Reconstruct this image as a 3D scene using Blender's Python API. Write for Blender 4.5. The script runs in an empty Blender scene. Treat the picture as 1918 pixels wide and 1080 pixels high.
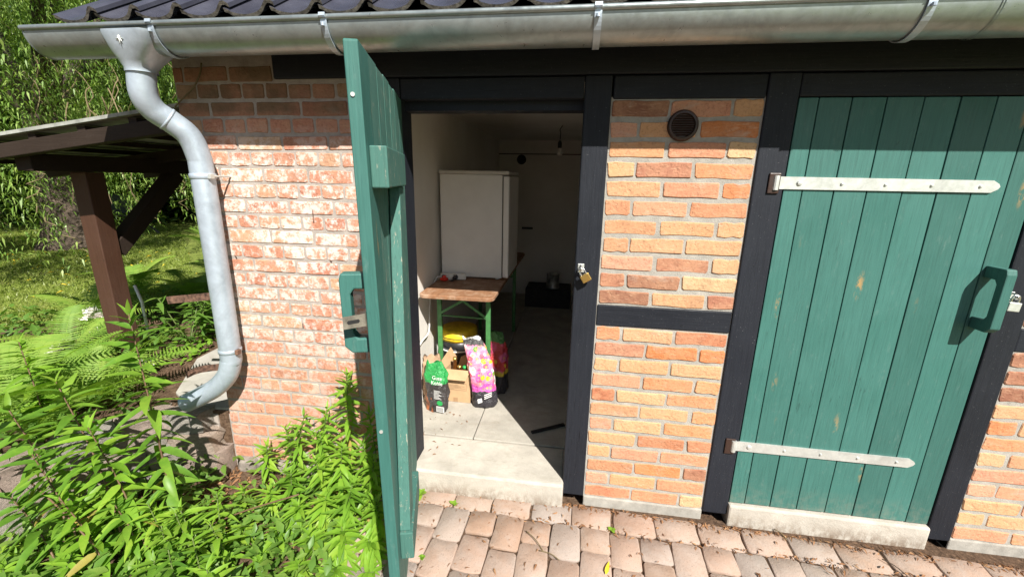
import bpy, math, random
import numpy as np
from mathutils import Vector, Matrix, Euler
random.seed(7); RNG = np.random.default_rng(7)
scene = bpy.context.scene
COL = scene.collection
R = math.radians

# ------------------------------------------------------------------ camera
CF, YAW, PITCH, ROLL = 788.96, 0.13906, 0.25279, 0.01871
CAM = Vector((-0.1433, -2.0124, 0.6931))
_f = Vector((-math.sin(YAW)*math.cos(PITCH), math.cos(YAW)*math.cos(PITCH), -math.sin(PITCH)))
_r0 = Vector((math.cos(YAW), math.sin(YAW), 0)); _u0 = _r0.cross(_f)
_r = math.cos(ROLL)*_r0 + math.sin(ROLL)*_u0
_u = -math.sin(ROLL)*_r0 + math.cos(ROLL)*_u0
cd = bpy.data.cameras.new('camera'); cam = bpy.data.objects.new('camera', cd); COL.objects.link(cam)
cam.matrix_world = Matrix(((_r.x, _u.x, -_f.x, CAM.x), (_r.y, _u.y, -_f.y, CAM.y), (_r.z, _u.z, -_f.z, CAM.z), (0, 0, 0, 1)))
cd.sensor_width = 36; cd.lens = 36*CF/1918; cd.clip_start = 0.02; cd.clip_end = 1500
scene.camera = cam
def ray(px, py): return _f + _r*((px-959)/CF) + _u*((540-py)/CF)
def at(px, py, y=0.0):                      # photo pixel -> point on the vertical plane y
    v = ray(px, py); return CAM + v*((y-CAM.y)/v.y)
def on(px, py, z):                          # photo pixel -> point on the level z
    v = ray(px, py); return CAM + v*((z-CAM.z)/v.z)

# ------------------------------------------------------------------ sky, sun, exposure
w = bpy.data.worlds.new('World'); scene.world = w; w.use_nodes = True
nt = w.node_tree; bg = nt.nodes['Background']
sky = nt.nodes.new('ShaderNodeTexSky'); sky.sky_type = 'NISHITA'; sky.sun_disc = False
sky.sun_elevation = R(44); sky.sun_rotation = R(148); sky.dust_density = 1.0
nt.links.new(sky.outputs[0], bg.inputs[0]); bg.inputs[1].default_value = 0.05
sl = bpy.data.lights.new('sun', 'SUN'); sl.energy = 5.0; sl.angle = R(0.5); sl.color = (1.0, 0.955, 0.88)
so = bpy.data.objects.new('sun', sl); COL.objects.link(so)
so.rotation_euler = Vector((-0.53, 0.848, -0.966)).to_track_quat('-Z', 'Y').to_euler(); so.location = (4, -7, 8)
vs = scene.view_settings; vs.view_transform = 'Standard'; vs.look = 'None'; vs.gamma = 1; vs.exposure = 0.95
vs.use_curve_mapping = False
scene.cycles.max_bounces = 10; scene.cycles.diffuse_bounces = 8; scene.cycles.glossy_bounces = 3
scene.cycles.transparent_max_bounces = 6; scene.cycles.sample_clamp_indirect = 8

# ------------------------------------------------------------------ material helpers
class NT:
    def __init__(s, name, rough=0.7, metal=0.0, base=(.5, .5, .5), spec=0.5):
        s.m = bpy.data.materials.new(name); s.m.use_nodes = True; s.t = s.m.node_tree
        s.b = s.t.nodes['Principled BSDF']; s.o = s.t.nodes['Material Output']
        s.b.inputs['Roughness'].default_value = rough; s.b.inputs['Metallic'].default_value = metal
        s.b.inputs['Base Color'].default_value = (*base, 1); s.b.inputs['Specular IOR Level'].default_value = spec
        s.tc = s.t.nodes.new('ShaderNodeTexCoord'); s.info = None
    def l(s, a, b): s.t.links.new(a, b)
    def rnd(s):
        if not s.info: s.info = s.t.nodes.new('ShaderNodeObjectInfo')
        return s.info.outputs['Random']
    def coord(s, scale=(1, 1, 1), kind='Object', shuffle=True):
        mp = s.t.nodes.new('ShaderNodeMapping'); mp.inputs['Scale'].default_value = scale
        s.l(s.tc.outputs[kind], mp.inputs['Vector'])
        if shuffle:
            mm = s.t.nodes.new('ShaderNodeVectorMath'); mm.operation = 'MULTIPLY'
            s.l(s.rnd(), mm.inputs[0]); mm.inputs[1].default_value = (37, 91, 53); s.l(mm.outputs[0], mp.inputs['Location'])
        return mp.outputs[0]
    def world(s, scale=(1, 1, 1)):
        g = s.t.nodes.new('ShaderNodeNewGeometry'); mp = s.t.nodes.new('ShaderNodeMapping'); mp.inputs['Scale'].default_value = scale
        s.l(g.outputs['Position'], mp.inputs['Vector']); return mp.outputs[0]
    def noise(s, vec, scale, detail=4, rough=.6, dist=0):
        n = s.t.nodes.new('ShaderNodeTexNoise'); n.inputs['Scale'].default_value = scale; n.inputs['Detail'].default_value = detail
        n.inputs['Roughness'].default_value = rough; n.inputs['Distortion'].default_value = dist
        s.l(vec, n.inputs['Vector']); return n.outputs['Fac']
    def voro(s, vec, scale, feature='F1', out='Distance'):
        n = s.t.nodes.new('ShaderNodeTexVoronoi'); n.feature = feature; n.inputs['Scale'].default_value = scale
        s.l(vec, n.inputs['Vector']); return n.outputs[out]
    def wave(s, vec, scale, dist=3, detail=3, dscale=1.5, direction='X'):
        n = s.t.nodes.new('ShaderNodeTexWave'); n.bands_direction = direction
        n.inputs['Scale'].default_value = scale; n.inputs['Distortion'].default_value = dist; n.inputs['Detail'].default_value = detail
        n.inputs['Detail Scale'].default_value = dscale; s.l(vec, n.inputs['Vector']); return n.outputs['Fac']
    def ramp(s, fac, stops, interp='LINEAR'):
        n = s.t.nodes.new('ShaderNodeValToRGB'); cr = n.color_ramp; cr.interpolation = interp
        while len(cr.elements) < len(stops): cr.elements.new(0.5)
        for e, (p, c) in zip(cr.elements, stops):
            e.position = p; e.color = (c, c, c, 1) if isinstance(c, (int, float)) else (*c, 1)
        s.l(fac, n.inputs[0]); return n.outputs[0]
    def mix(s, fac, a, b, mode='MIX'):
        n = s.t.nodes.new('ShaderNodeMix'); n.data_type = 'RGBA'; n.blend_type = mode
        for sock, v in ((n.inputs[0], fac), (n.inputs[6], a), (n.inputs[7], b)):
            if isinstance(v, (int, float)): sock.default_value = v if sock.type == 'VALUE' else (v, v, v, 1)
            elif isinstance(v, tuple): sock.default_value = (*v, 1)
            else: s.l(v, sock)
        return n.outputs[2]
    def math(s, op, a, b=0.0):
        n = s.t.nodes.new('ShaderNodeMath'); n.operation = op
        for sock, v in ((n.inputs[0], a), (n.inputs[1], b)):
            if isinstance(v, (int, float)): sock.default_value = v
            else: s.l(v, sock)
        return n.outputs[0]
    def xyz(s, vec, k):
        n = s.t.nodes.new('ShaderNodeSeparateXYZ'); s.l(vec, n.inputs[0]); return n.outputs[k]
    def color(s, c): s.l(c, s.b.inputs['Base Color']); return s
    def rough(s, c): s.l(c, s.b.inputs['Roughness']); return s
    def bump(s, h, strength=.4, dist=.01):
        n = s.t.nodes.new('ShaderNodeBump'); n.inputs['Strength'].default_value = strength; n.inputs['Distance'].default_value = dist
        s.l(h, n.inputs['Height']); s.l(n.outputs[0], s.b.inputs['Normal']); return s
    def translucent(s, fac, col):
        t = s.t.nodes.new('ShaderNodeBsdfTranslucent'); mx = s.t.nodes.new('ShaderNodeMixShader'); mx.inputs[0].default_value = fac
        if isinstance(col, tuple): t.inputs[0].default_value = (*col, 1)
        else: s.l(col, t.inputs[0])
        s.l(s.b.outputs[0], mx.inputs[1]); s.l(t.outputs[0], mx.inputs[2]); s.l(mx.outputs[0], s.o.inputs[0]); return s

MT = {}
def simple(name, base, rough=.6, metal=0.0, var=.18, scale=25, bump=.15, bd=.003, spec=.5):
    n = NT(name, rough, metal, base, spec); v = n.coord()
    f = n.noise(v, scale); d = tuple(c*(1-var*1.6) for c in base); l_ = tuple(min(1, c*(1+var)) for c in base)
    n.color(n.ramp(f, [(.3, d), (.7, l_)])); n.rough(n.ramp(f, [(.3, min(1, rough+.12)), (.7, max(.05, rough-.08))])); n.bump(n.noise(v, scale*3), bump, bd)
    MT[name] = n.m; return n.m

def brick_mat(name, pal, white, wscale=6.0):
    n = NT(name, .88, spec=.25); v = n.coord(); r = n.rnd()
    base = n.ramp(r, pal)
    big = n.noise(v, 9, 5, .65, .6)
    c = n.mix(n.ramp(big, [(.36, 0.0), (.66, .75)]), base, n.mix(.55, base, (.58, .34, .20)))
    fine = n.noise(v, 90, 5, .7)
    c = n.mix(n.ramp(fine, [(.28, .55), (.5, 0.0)]), c, (.17, .075, .04))
    streak = n.noise(n.coord((7, 7, 30)), 3.2, 3, .5, 1.2)
    c = n.mix(n.ramp(streak, [(.55, 0.0), (.72, .38)]), c, (.62, .41, .27))
    hz_ = n.noise(n.world((1, 1, 2)), 5, 6, .72, .6); c = n.mix(n.ramp(hz_, [(.56, 0.0), (.70, .42)]), c, (.46, .40, .34))
    dk = n.noise(n.world((1.4, 1, .8)), 2.6, 5, .7); c = n.mix(n.ramp(dk, [(.55, 0.0), (.75, .35)]), c, (.20, .12, .08))
    if white:
        wn = n.noise(n.world((1, 1, 1.25)), 3.6, 7, .72, .5)
        loc = n.noise(v, 30, 6, .75)
        m = n.math('ADD', n.math('MULTIPLY', wn, .52), n.math('MULTIPLY', loc, .58))
        z = n.xyz(n.world(), 2)
        band = n.ramp(n.math('ADD', n.math('MULTIPLY', z, .5), .5), [(.06, 0.2), (.28, .45), (.46, .85), (.62, 1.0), (.88, 1.0), (.94, .4), (.97, 0.0)])
        c = n.mix(n.math('MULTIPLY', n.ramp(m, [(.525, 0.0), (.60, .84)]), band), c, (.70, .60, .545))
        green = n.noise(n.world(), 4, 4); gz_ = n.ramp(z, [(.95, 0.0), (1.0, 1.0)])
        c = n.mix(n.math('MULTIPLY', n.ramp(green, [(.3, .2), (.6, .8)]), gz_), c, (.075, .07, .04))
    n.color(c); pit = n.voro(v, 55)
    h = n.math('ADD', n.noise(v, 60, 6, .7), n.math('MULTIPLY', n.ramp(n.noise(v, 18, 3), [(.42, 0.0), (.5, 1.0)]), .6))
    n.bump(h, .55, .004); MT[name] = n.m

brick_mat('brick_new', [(0, (.50, .21, .10)), (.10, (.52, .34, .18)), (.20, (.44, .17, .09)), (.30, (.54, .29, .20)), (.40, (.48, .16, .05)), (.50, (.55, .38, .21)), (.60, (.37, .12, .06)), (.70, (.53, .27, .15)), (.80, (.52, .33, .17)), (.86, (.50, .23, .15)), (.90, (.25, .10, .06)), (.94, (.20, .085, .055)), (1.0, (.46, .20, .12))], False)
brick_mat('brick_old', [(0, (.46, .185, .115)), (.2, (.49, .23, .155)), (.4, (.42, .15, .095)), (.6, (.50, .25, .17)), (.75, (.37, .13, .085)), (.9, (.49, .32, .20)), (1.0, (.45, .20, .13))], True)

def mortar_mat(name, base):
    n = NT(name, .95, spec=.2); v = n.coord(shuffle=False)
    c = n.ramp(n.noise(v, 14, 6, .7), [(.3, tuple(k*.68 for k in base)), (.7, tuple(k*1.12 for k in base))])
    n.color(c); n.bump(n.noise(v, 160, 5, .7), .7, .004); MT[name] = n.m
mortar_mat('mortar', (.37, .35, .31)); mortar_mat('mortar_old', (.40, .355, .315))

def wood_paint(name, base, worn, wear=.62, rough=.5, axis=2, knots=True, spec=.4):
    n = NT(name, rough, spec=spec); v = n.coord((1, 1, 1)); gv = n.coord(tuple(1.1 if k == axis else 22 for k in range(3)))
    g = n.noise(gv, 6, 5, .65, .5); lo = n.noise(v, 3, 3)
    c = n.ramp(g, [(.22, tuple(k*.74 for k in base)), (.5, base), (.8, tuple(min(1, k*1.13+.003) for k in base))])
    c = n.mix(n.ramp(lo, [(.3, .25), (.7, 0.0)]), c, tuple(k*.72 for k in base))
    if knots:
        kn = n.voro(n.coord((8.5, 8.5, 2.2)), 1.0); msk = n.math('MULTIPLY', n.ramp(kn, [(.03, 1.0), (.17, 0.0)]), n.ramp(n.noise(n.coord((1, 1, .45)), 40, 4, .7), [(.47, 0.0), (.55, 1.0)]))
        c = n.mix(n.math('MULTIPLY', msk, .9), c, worn)
        ch = n.noise(n.coord((60, 60, 9)), 1.4, 5, .75); c = n.mix(n.ramp(ch, [(wear+.1, 0.0), (wear+.15, .8)]), c, worn)
    c = n.mix(1.0, c, n.ramp(n.rnd(), [(0.0, .84), (1.0, 1.10)]), 'MULTIPLY')
    ck = n.noise(n.coord(tuple(.9 if k == axis else 16 for k in range(3))), 2.2, 2, .5, .3); crk = n.ramp(n.math('ABSOLUTE', n.math('SUBTRACT', ck, .5)), [(.002, 1.0), (.006, 0.0)])
    crk = n.math('MULTIPLY', crk, n.ramp(n.noise(v, 2.3, 2), [(.54, 0.0), (.60, 1.0)])); c = n.mix(n.math('MULTIPLY', crk, .38 if knots else .7), c, tuple(k*.18 for k in base))
    dust = n.noise(n.coord((9, 9, 3)), 5, 6, .75); c = n.mix(n.ramp(dust, [(.58, 0.0), (.85, .16 if knots else .03)]), c, (.42, .43, .40))
    if not knots: c = n.mix(n.ramp(n.noise(v, 170, 2), [(.70, 0.0), (.76, .5)]), c, (.20, .20, .20))
    else:
        low_ = n.xyz(n.world(), 2); c = n.mix(n.math('MULTIPLY', n.ramp(n.math('ADD', low_, 1.0), [(.08, .34), (.22, 0.0)]), n.ramp(n.noise(n.world(), 24, 6, .75), [(.42, 0.0), (.65, 1.0)])), c, (.26, .23, .18))
    n.color(c); n.rough(n.ramp(lo, [(.3, rough-.08), (.7, rough+.15)])); n.bump(n.math('ADD', g, n.math('MULTIPLY', n.noise(n.coord((1, 1, .35)), 26, 5, .7), .25 if knots else 1.2)), .5, .0025); MT[name] = n.m
wood_paint('green_paint', (.040, .138, .117), (.36, .22, .08))
wood_paint('green_paint_worn', (.055, .158, .130), (.40, .36, .28), wear=.50, rough=.68)
wood_paint('black_timber', (.014, .0165, .023), (.10, .09, .085), wear=.66, rough=.55, knots=False, spec=.25)
wood_paint('black_timber_h', (.014, .0165, .023), (.10, .09, .085), wear=.66, rough=.55, axis=0, knots=False, spec=.25)
wood_paint('brown_timber', (.075, .034, .020), (.10, .06, .04), rough=.55, knots=False)
wood_paint('dark_timber', (.026, .017, .012), (.10, .06, .04), rough=.7, axis=0, knots=False, spec=.25)  # base colour lowered to carry the shade on the lean-to beams

def zinc(name, base, rough, metal):
    n = NT(name, rough, metal, base); v = n.coord(shuffle=False)
    a = n.noise(v, 7, 6, .7, .8); b_ = n.voro(v, 26, out='Color')
    c = n.ramp(a, [(.25, tuple(k*.72 for k in base)), (.55, base), (.8, tuple(min(1, k*1.2) for k in base))])
    n.color(n.mix(n.ramp(n.noise(v, 34, 5, .7), [(.5, 0.0), (.7, .35)]), c, tuple(min(1, k*1.25) for k in base)))
    n.rough(n.ramp(n.noise(v, 40, 5), [(.3, rough-.07), (.7, rough+.13)])); n.bump(n.noise(v, 5, 2), .12, .01); MT[name] = n.m
zinc('zinc', (.44, .51, .58), .40, .40)
zinc('zinc_gutter', (.33, .375, .375), .34, .65)
zinc('galvanised', (.60, .62, .59), .42, .55)
simple('weathered_steel', (.27, .25, .20), .55, .5, .3, 30)
simple('rusty_iron', (.17, .095, .065), .85, .3, .5, 40, .5)

n = NT('plaster_white', .9, spec=.2); v = n.coord(shuffle=False)
n.color(n.ramp(n.noise(v, 1.6, 5, .6), [(.3, (.64, .61, .56)), (.65, (.75, .73, .69))])); n.bump(n.noise(v, 55, 5), .25, .004); MT['plaster_white'] = n.m

def concrete(name, base, stain):
    n = NT(name, .92, spec=.25); v = n.coord(shuffle=False)
    c = n.ramp(n.noise(v, 6, 7, .7), [(.28, tuple(k*.72 for k in base)), (.6, base), (.8, tuple(min(1, k*1.12) for k in base))])
    s_ = n.noise(n.coord((1, 2.2, 2.2), shuffle=False), 4.5, 6, .72, .7)
    c = n.mix(n.ramp(s_, [(.52, 0.0), (.68, .75)]), c, stain)
    sp = n.noise(v, 130, 3); c = n.mix(n.ramp(sp, [(.28, .5), (.38, 0.0)]), c, tuple(k*.5 for k in base))
    zz = n.xyz(n.world(), 2); c = n.mix(n.math('MULTIPLY', n.ramp(n.math('ADD', zz, 1.06), [(.02, .9), (.10, 0.0)]), n.ramp(n.noise(n.world((1, 1, .5)), 22, 6, .75), [(.40, 0.0), (.58, 1.0)])), c, (.19, .14, .10))
    n.color(c); n.bump(n.noise(v, 90, 6, .75), .6, .005); MT[name] = n.m
concrete('concrete', (.48, .445, .385), (.33, .30, .245)); concrete('slab', (.42, .40, .36), (.31, .28, .235)); concrete('floor_slab', (.40, .375, .325), (.29, .265, .215))

n = NT('paver', .93, spec=.2); v = n.coord(); r = n.rnd()
base = n.ramp(r, [(0, (.36, .25, .19)), (.25, (.40, .295, .235)), (.45, (.34, .225, .16)), (.62, (.38, .295, .24)), (.8, (.335, .28, .245)), (.9, (.40, .30, .24)), (1, (.36, .24, .18))])
gy = n.noise(v, 9, 6, .7, .5); c = n.mix(n.ramp(gy, [(.42, 0.0), (.72, .6)]), base, (.38, .335, .30))
c = n.mix(n.ramp(n.noise(n.world(), 7, 5, .7), [(.5, 0.0), (.7, .45)]), c, (.24, .15, .095))
sp = n.noise(v, 190, 3, .6); c = n.mix(n.ramp(sp, [(.30, .7), (.40, 0.0), (.63, 0.0), (.72, .4)]), c, (.10, .085, .07))
n.color(c); n.bump(n.math('ADD', n.noise(v, 120, 6, .75), n.math('MULTIPLY', n.noise(v, 25, 4), .8)), .8, .005); MT['paver'] = n.m

n = NT('soil', .98, spec=.1); v = n.coord(shuffle=False)
c = n.ramp(n.noise(v, 26, 8, .78), [(.3, (.055, .034, .022)), (.5, (.15, .095, .062)), (.68, (.27, .19, .13)), (.8, (.36, .28, .20))])
n.color(c); n.bump(n.noise(v, 60, 7, .8), 1.0, .02); MT['soil'] = n.m
n = NT('joint_sand', .98, spec=.1); v = n.coord(shuffle=False)
n.color(n.ramp(n.noise(v, 60, 8, .8), [(.35, (.05, .034, .024)), (.55, (.14, .09, .06)), (.7, (.26, .17, .11))])); n.bump(n.noise(v, 120, 6, .8), 1.0, .01); MT['joint_sand'] = n.m
n = NT('lawn', .95, spec=.15); v = n.coord(shuffle=False)
c = n.ramp(n.noise(v, 1.3, 6, .75), [(.3, (.17, .22, .04)), (.5, (.23, .28, .06)), (.7, (.30, .31, .09))])
c = n.mix(n.ramp(n.noise(v, 38, 4, .7), [(.4, .55), (.6, 0.0)]), c, (.05, .085, .018)); n.color(c); n.bump(n.noise(v, 45, 5), 1, .03); MT['lawn'] = n.m

def leafmat(name, cols, tr=.35, rough=.42, trcol=None):
    n = NT(name, rough, spec=.3); v = n.world()
    a = n.noise(v, 3.0, 3); b_ = n.noise(v, 31, 3)
    f = n.math('ADD', n.math('MULTIPLY', a, .5), n.math('MULTIPLY', b_, .5))
    g = n.t.nodes.new('ShaderNodeNewGeometry'); rp = g.outputs['Random Per Island']
    f = n.math('ADD', n.math('MULTIPLY', f, .6), n.math('MULTIPLY', n.math('ADD', n.math('MULTIPLY', rp, .5), n.math('MULTIPLY', n.rnd(), .5)), .4))
    c = n.ramp(f, [(.28, cols[0]), (.5, cols[1]), (.72, cols[2])]); n.color(c)
    tc = n.mix(1.0, c, trcol or (1.5, 1.65, .55), 'MULTIPLY'); n.translucent(tr, tc); MT[name] = n.m
leafmat('goldenrod_leaf', [(.055, .140, .018), (.115, .235, .026), (.22, .34, .040)], .28, .42)
leafmat('goldenrod_light', [(.105, .22, .024), (.185, .34, .034), (.30, .42, .050)], .34)
leafmat('fern_leaf', [(.14, .26, .04), (.21, .34, .055), (.30, .40, .075)], .42)
leafmat('willow_leaf', [(.05, .11, .020), (.125, .22, .040), (.29, .37, .10)], .24)
leafmat('dark_leaf', [(.028, .062, .014), (.045, .095, .02), (.075, .13, .03)], .28)
leafmat('cover_leaf', [(.06, .14, .025), (.11, .215, .036), (.19, .29, .055)], .32)
leafmat('grass_blade', [(.17, .235, .04), (.22, .285, .055), (.29, .31, .09)], .4)
leafmat('leaf_yellow', [(.22, .17, .05), (.32, .28, .06), (.36, .22, .08)], .25, .6)
leafmat('litter', [(.15, .07, .035), (.28, .145, .07), (.42, .28, .15)], .12, .8, (1, .8, .6))
simple('stem_red', (.13, .075, .04), .6); simple('stem_green', (.11, .15, .04), .6); simple('twig', (.17, .13, .065), .8); simple('bark', (.085, .062, .045), .95, 0, .5, 9, 1.0, .04)
simple('petal_white', (.80, .76, .72), .6, 0, .05); simple('petal_yellow', (.75, .55, .04), .6)
n = NT('tile_glaze', .16, spec=.6); v = n.coord(); n.color(n.ramp(n.noise(v, 6, 4), [(.3, (.035, .036, .050)), (.7, (.065, .067, .088))]))  # glaze colour, lifted towards blue to stand in for reflected sky
n.rough(n.ramp(n.noise(v, 20, 6, .7), [(.35, .12), (.7, .40)])); n.bump(n.noise(v, 9, 2), .08, .01); MT['tile_glaze'] = n.m
simple('tile_edge', (.16, .145, .12), .95, 0, .5, 60, .6); simple('underlay', (.015, .013, .012), .9)
simple('fridge_white', (.78, .77, .75), .45, 0, .03, 8, .03); simple('fridge_top', (.58, .56, .52), .5, 0, .05); simple('plastic_white', (.72, .71, .68), .4, 0, .04)
simple('plastic_red', (.62, .035, .02), .35); simple('plastic_black', (.016, .016, .018), .4); simple('bucket_grey', (.045, .047, .052), .45); simple('bucket_yellow', (.72, .50, .02), .4)
simple('steel_green', (.055, .19, .06), .45, 0, .2); simple('brass', (.62, .42, .13), .32, .9, .2); simple('chrome', (.75, .75, .74), .22, .95, .1); simple('rubber', (.012, .012, .012), .7)
simple('cardboard', (.46, .30, .165), .85, 0, .08, 12, .1); simple('cardboard_dark', (.33, .205, .11), .85, 0, .1); simple('print_ink', (.26, .17, .10), .9); simple('paper_brown', (.34, .22, .135), .8, 0, .2)
simple('bulb_glass', (.62, .60, .56), .35, 0, .03); simple('paint_tin', (.40, .40, .38), .4, .5, .4, 14); simple('vent_brown', (.035, .017, .012), .45); simple('stone', (.27, .235, .205), .95, 0, .35, 9, .8, .012)
simple('roof_sheet', (.30, .31, .28), .8, 0, .3, 12, .4); simple('white_rod', (.8, .8, .78), .4, 0, .03); simple('crate_black', (.015, .013, .013), .6); simple('yellow_leaf', (.75, .52, .03), .6, 0, .1)
n = NT('stone_mix', .95, spec=.2); v = n.coord(); c = n.ramp(n.rnd(), [(0, (.40, .35, .31)), (.3, (.42, .27, .21)), (.5, (.40, .37, .31)), (.75, (.36, .33, .305)), (1, (.45, .35, .28))])
c = n.mix(n.ramp(n.noise(v, 11, 7, .75), [(.36, .55), (.58, 0.0)]), c, (.15, .13, .105)); n.color(c); n.bump(n.noise(v, 30, 8, .75), 1.0, .015); MT['stone_mix'] = n.m
n = NT('bottle_brown', .08, base=(.16, .055, .012)); n.b.inputs['Transmission Weight'].default_value = .55; MT['bottle_brown'] = n.m
n = NT('table_wood', .6); v = n.coord((1, 1, 1), shuffle=False); g = n.noise(n.coord((14, 1.2, 14), shuffle=False), 6, 5, .65, .4)
c = n.ramp(g, [(.3, (.19, .085, .04)), (.7, (.30, .155, .08))]); c = n.mix(n.ramp(n.noise(v, 13, 6, .72), [(.48, 0.0), (.62, .7)]), c, (.42, .29, .20)); n.color(c); n.bump(g, .3, .002); MT['table_wood'] = n.m
def bag_mat(name, zs, blot=None, rough=.3):       # printed film: bands by height (object space z in metres), optional blotches
    n = NT(name, rough); v = n.coord(shuffle=False); z = n.math('ADD', n.xyz(v, 2), n.math('MULTIPLY', n.math('SUBTRACT', n.noise(v, 22, 3), .5), .05))
    c = n.ramp(n.math('MULTIPLY', z, 2.0), zs, 'CONSTANT')
    if blot:
        cells = n.voro(v, blot[1], out='Color'); cx = n.xyz(cells, 0); d = n.voro(v, blot[1])
        pc = n.ramp(cx, blot[0], 'CONSTANT'); pc = n.mix(n.ramp(d, [(.16, .75), (.26, 0.0)]), pc, (.75, .50, .03))
        zm = n.math('MULTIPLY', n.ramp(z, [(blot[2], 0.0), (blot[2]+.02, 1.0)]), n.ramp(z, [(blot[3]-.02, 1.0), (blot[3], 0.0)]))
        c = n.mix(n.math('MULTIPLY', zm, n.ramp(d, [(.52, 1.0), (.66, 0.0)])), c, pc)
    n.color(c); n.bump(n.noise(v, 28, 5, .6, 1.0), .9, .02); MT[name] = n.m
bag_mat('charcoal_film', [(0, (.045, .04, .04)), (.30, (.04, .036, .035)), (.42, (.02, .26, .06)), (.9, (.03, .34, .09))])
simple('flame_film', (.33, .10, .035), .35, 0, .6, 18)
bag_mat('flower_film', [(0, (.03, .028, .034)), (.25, (.55, .09, .38)), (.36, (.62, .20, .33)), (.85, (.05, .05, .05)), (.93, (.6, .6, .58))],
        ([(0, (.62, .10, .16)), (.2, (.66, .22, .30)), (.36, (.74, .38, .36)), (.52, (.72, .48, .02)), (.62, (.76, .70, .66)), (.78, (.10, .28, .06)), (.86, (.62, .10, .32))], 27, .13, .43))
bag_mat('flower_film_dark', [(0, (.03, .028, .034)), (.3, (.55, .42, .03)), (.38, (.40, .03, .04)), (.8, (.05, .16, .04)), (.95, (.03, .03, .03))],
        ([(0, (.5, .05, .14)), (.35, (.6, .12, .26)), (.7, (.45, .03, .03))], 14, .17, .40))
simple('label_green', (.02, .33, .08), .5, 0, .05); simple('label_white', (.72, .72, .70), .5, 0, .03); simple('film_white', (.70, .70, .68), .35, 0, .05)

# ------------------------------------------------------------------ mesh helpers
WL = {}
def wl(p): return WL.get(p.name, Vector((0, 0, 0))) if p else Vector((0, 0, 0))
def mesh_np(name, V, F, smooth=False):
    me = bpy.data.meshes.new(name); V = np.asarray(V, dtype=np.float32); F = np.asarray(F, dtype=np.int32); k = F.shape[1]
    me.vertices.add(len(V)); me.vertices.foreach_set('co', V.ravel()); me.loops.add(F.size); me.loops.foreach_set('vertex_index', F.ravel())
    me.polygons.add(len(F)); me.polygons.foreach_set('loop_start', np.arange(0, F.size, k, dtype=np.int32)); me.polygons.foreach_set('loop_total', np.full(len(F), k, dtype=np.int32))
    me.update(calc_edges=True)
    if smooth: me.polygons.foreach_set('use_smooth', np.ones(len(F), dtype=bool))
    return me
def link(name, me, mat=None, parent=None, loc=(0, 0, 0)):
    o = bpy.data.objects.new(name, me); COL.objects.link(o)
    if mat:
        for m in (mat if isinstance(mat, (list, tuple)) else [mat]):
            if len(me.materials) < (len(mat) if isinstance(mat, (list, tuple)) else 1): me.materials.append(MT[m])
    if parent: o.parent = parent
    o.location = loc; return o
def tag(o, label, cat, group=None):
    o['label'] = label; o['category'] = cat
    if group: o['group'] = group
    return o
def kind(o, k): o['kind'] = k; return o
def thing(name, label, cat, loc, group=None):
    o = bpy.data.objects.new(name, None); COL.objects.link(o); o.location = loc; o.empty_display_size = .1
    WL[o.name] = Vector(loc); return tag(o, label, cat, group)
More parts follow.
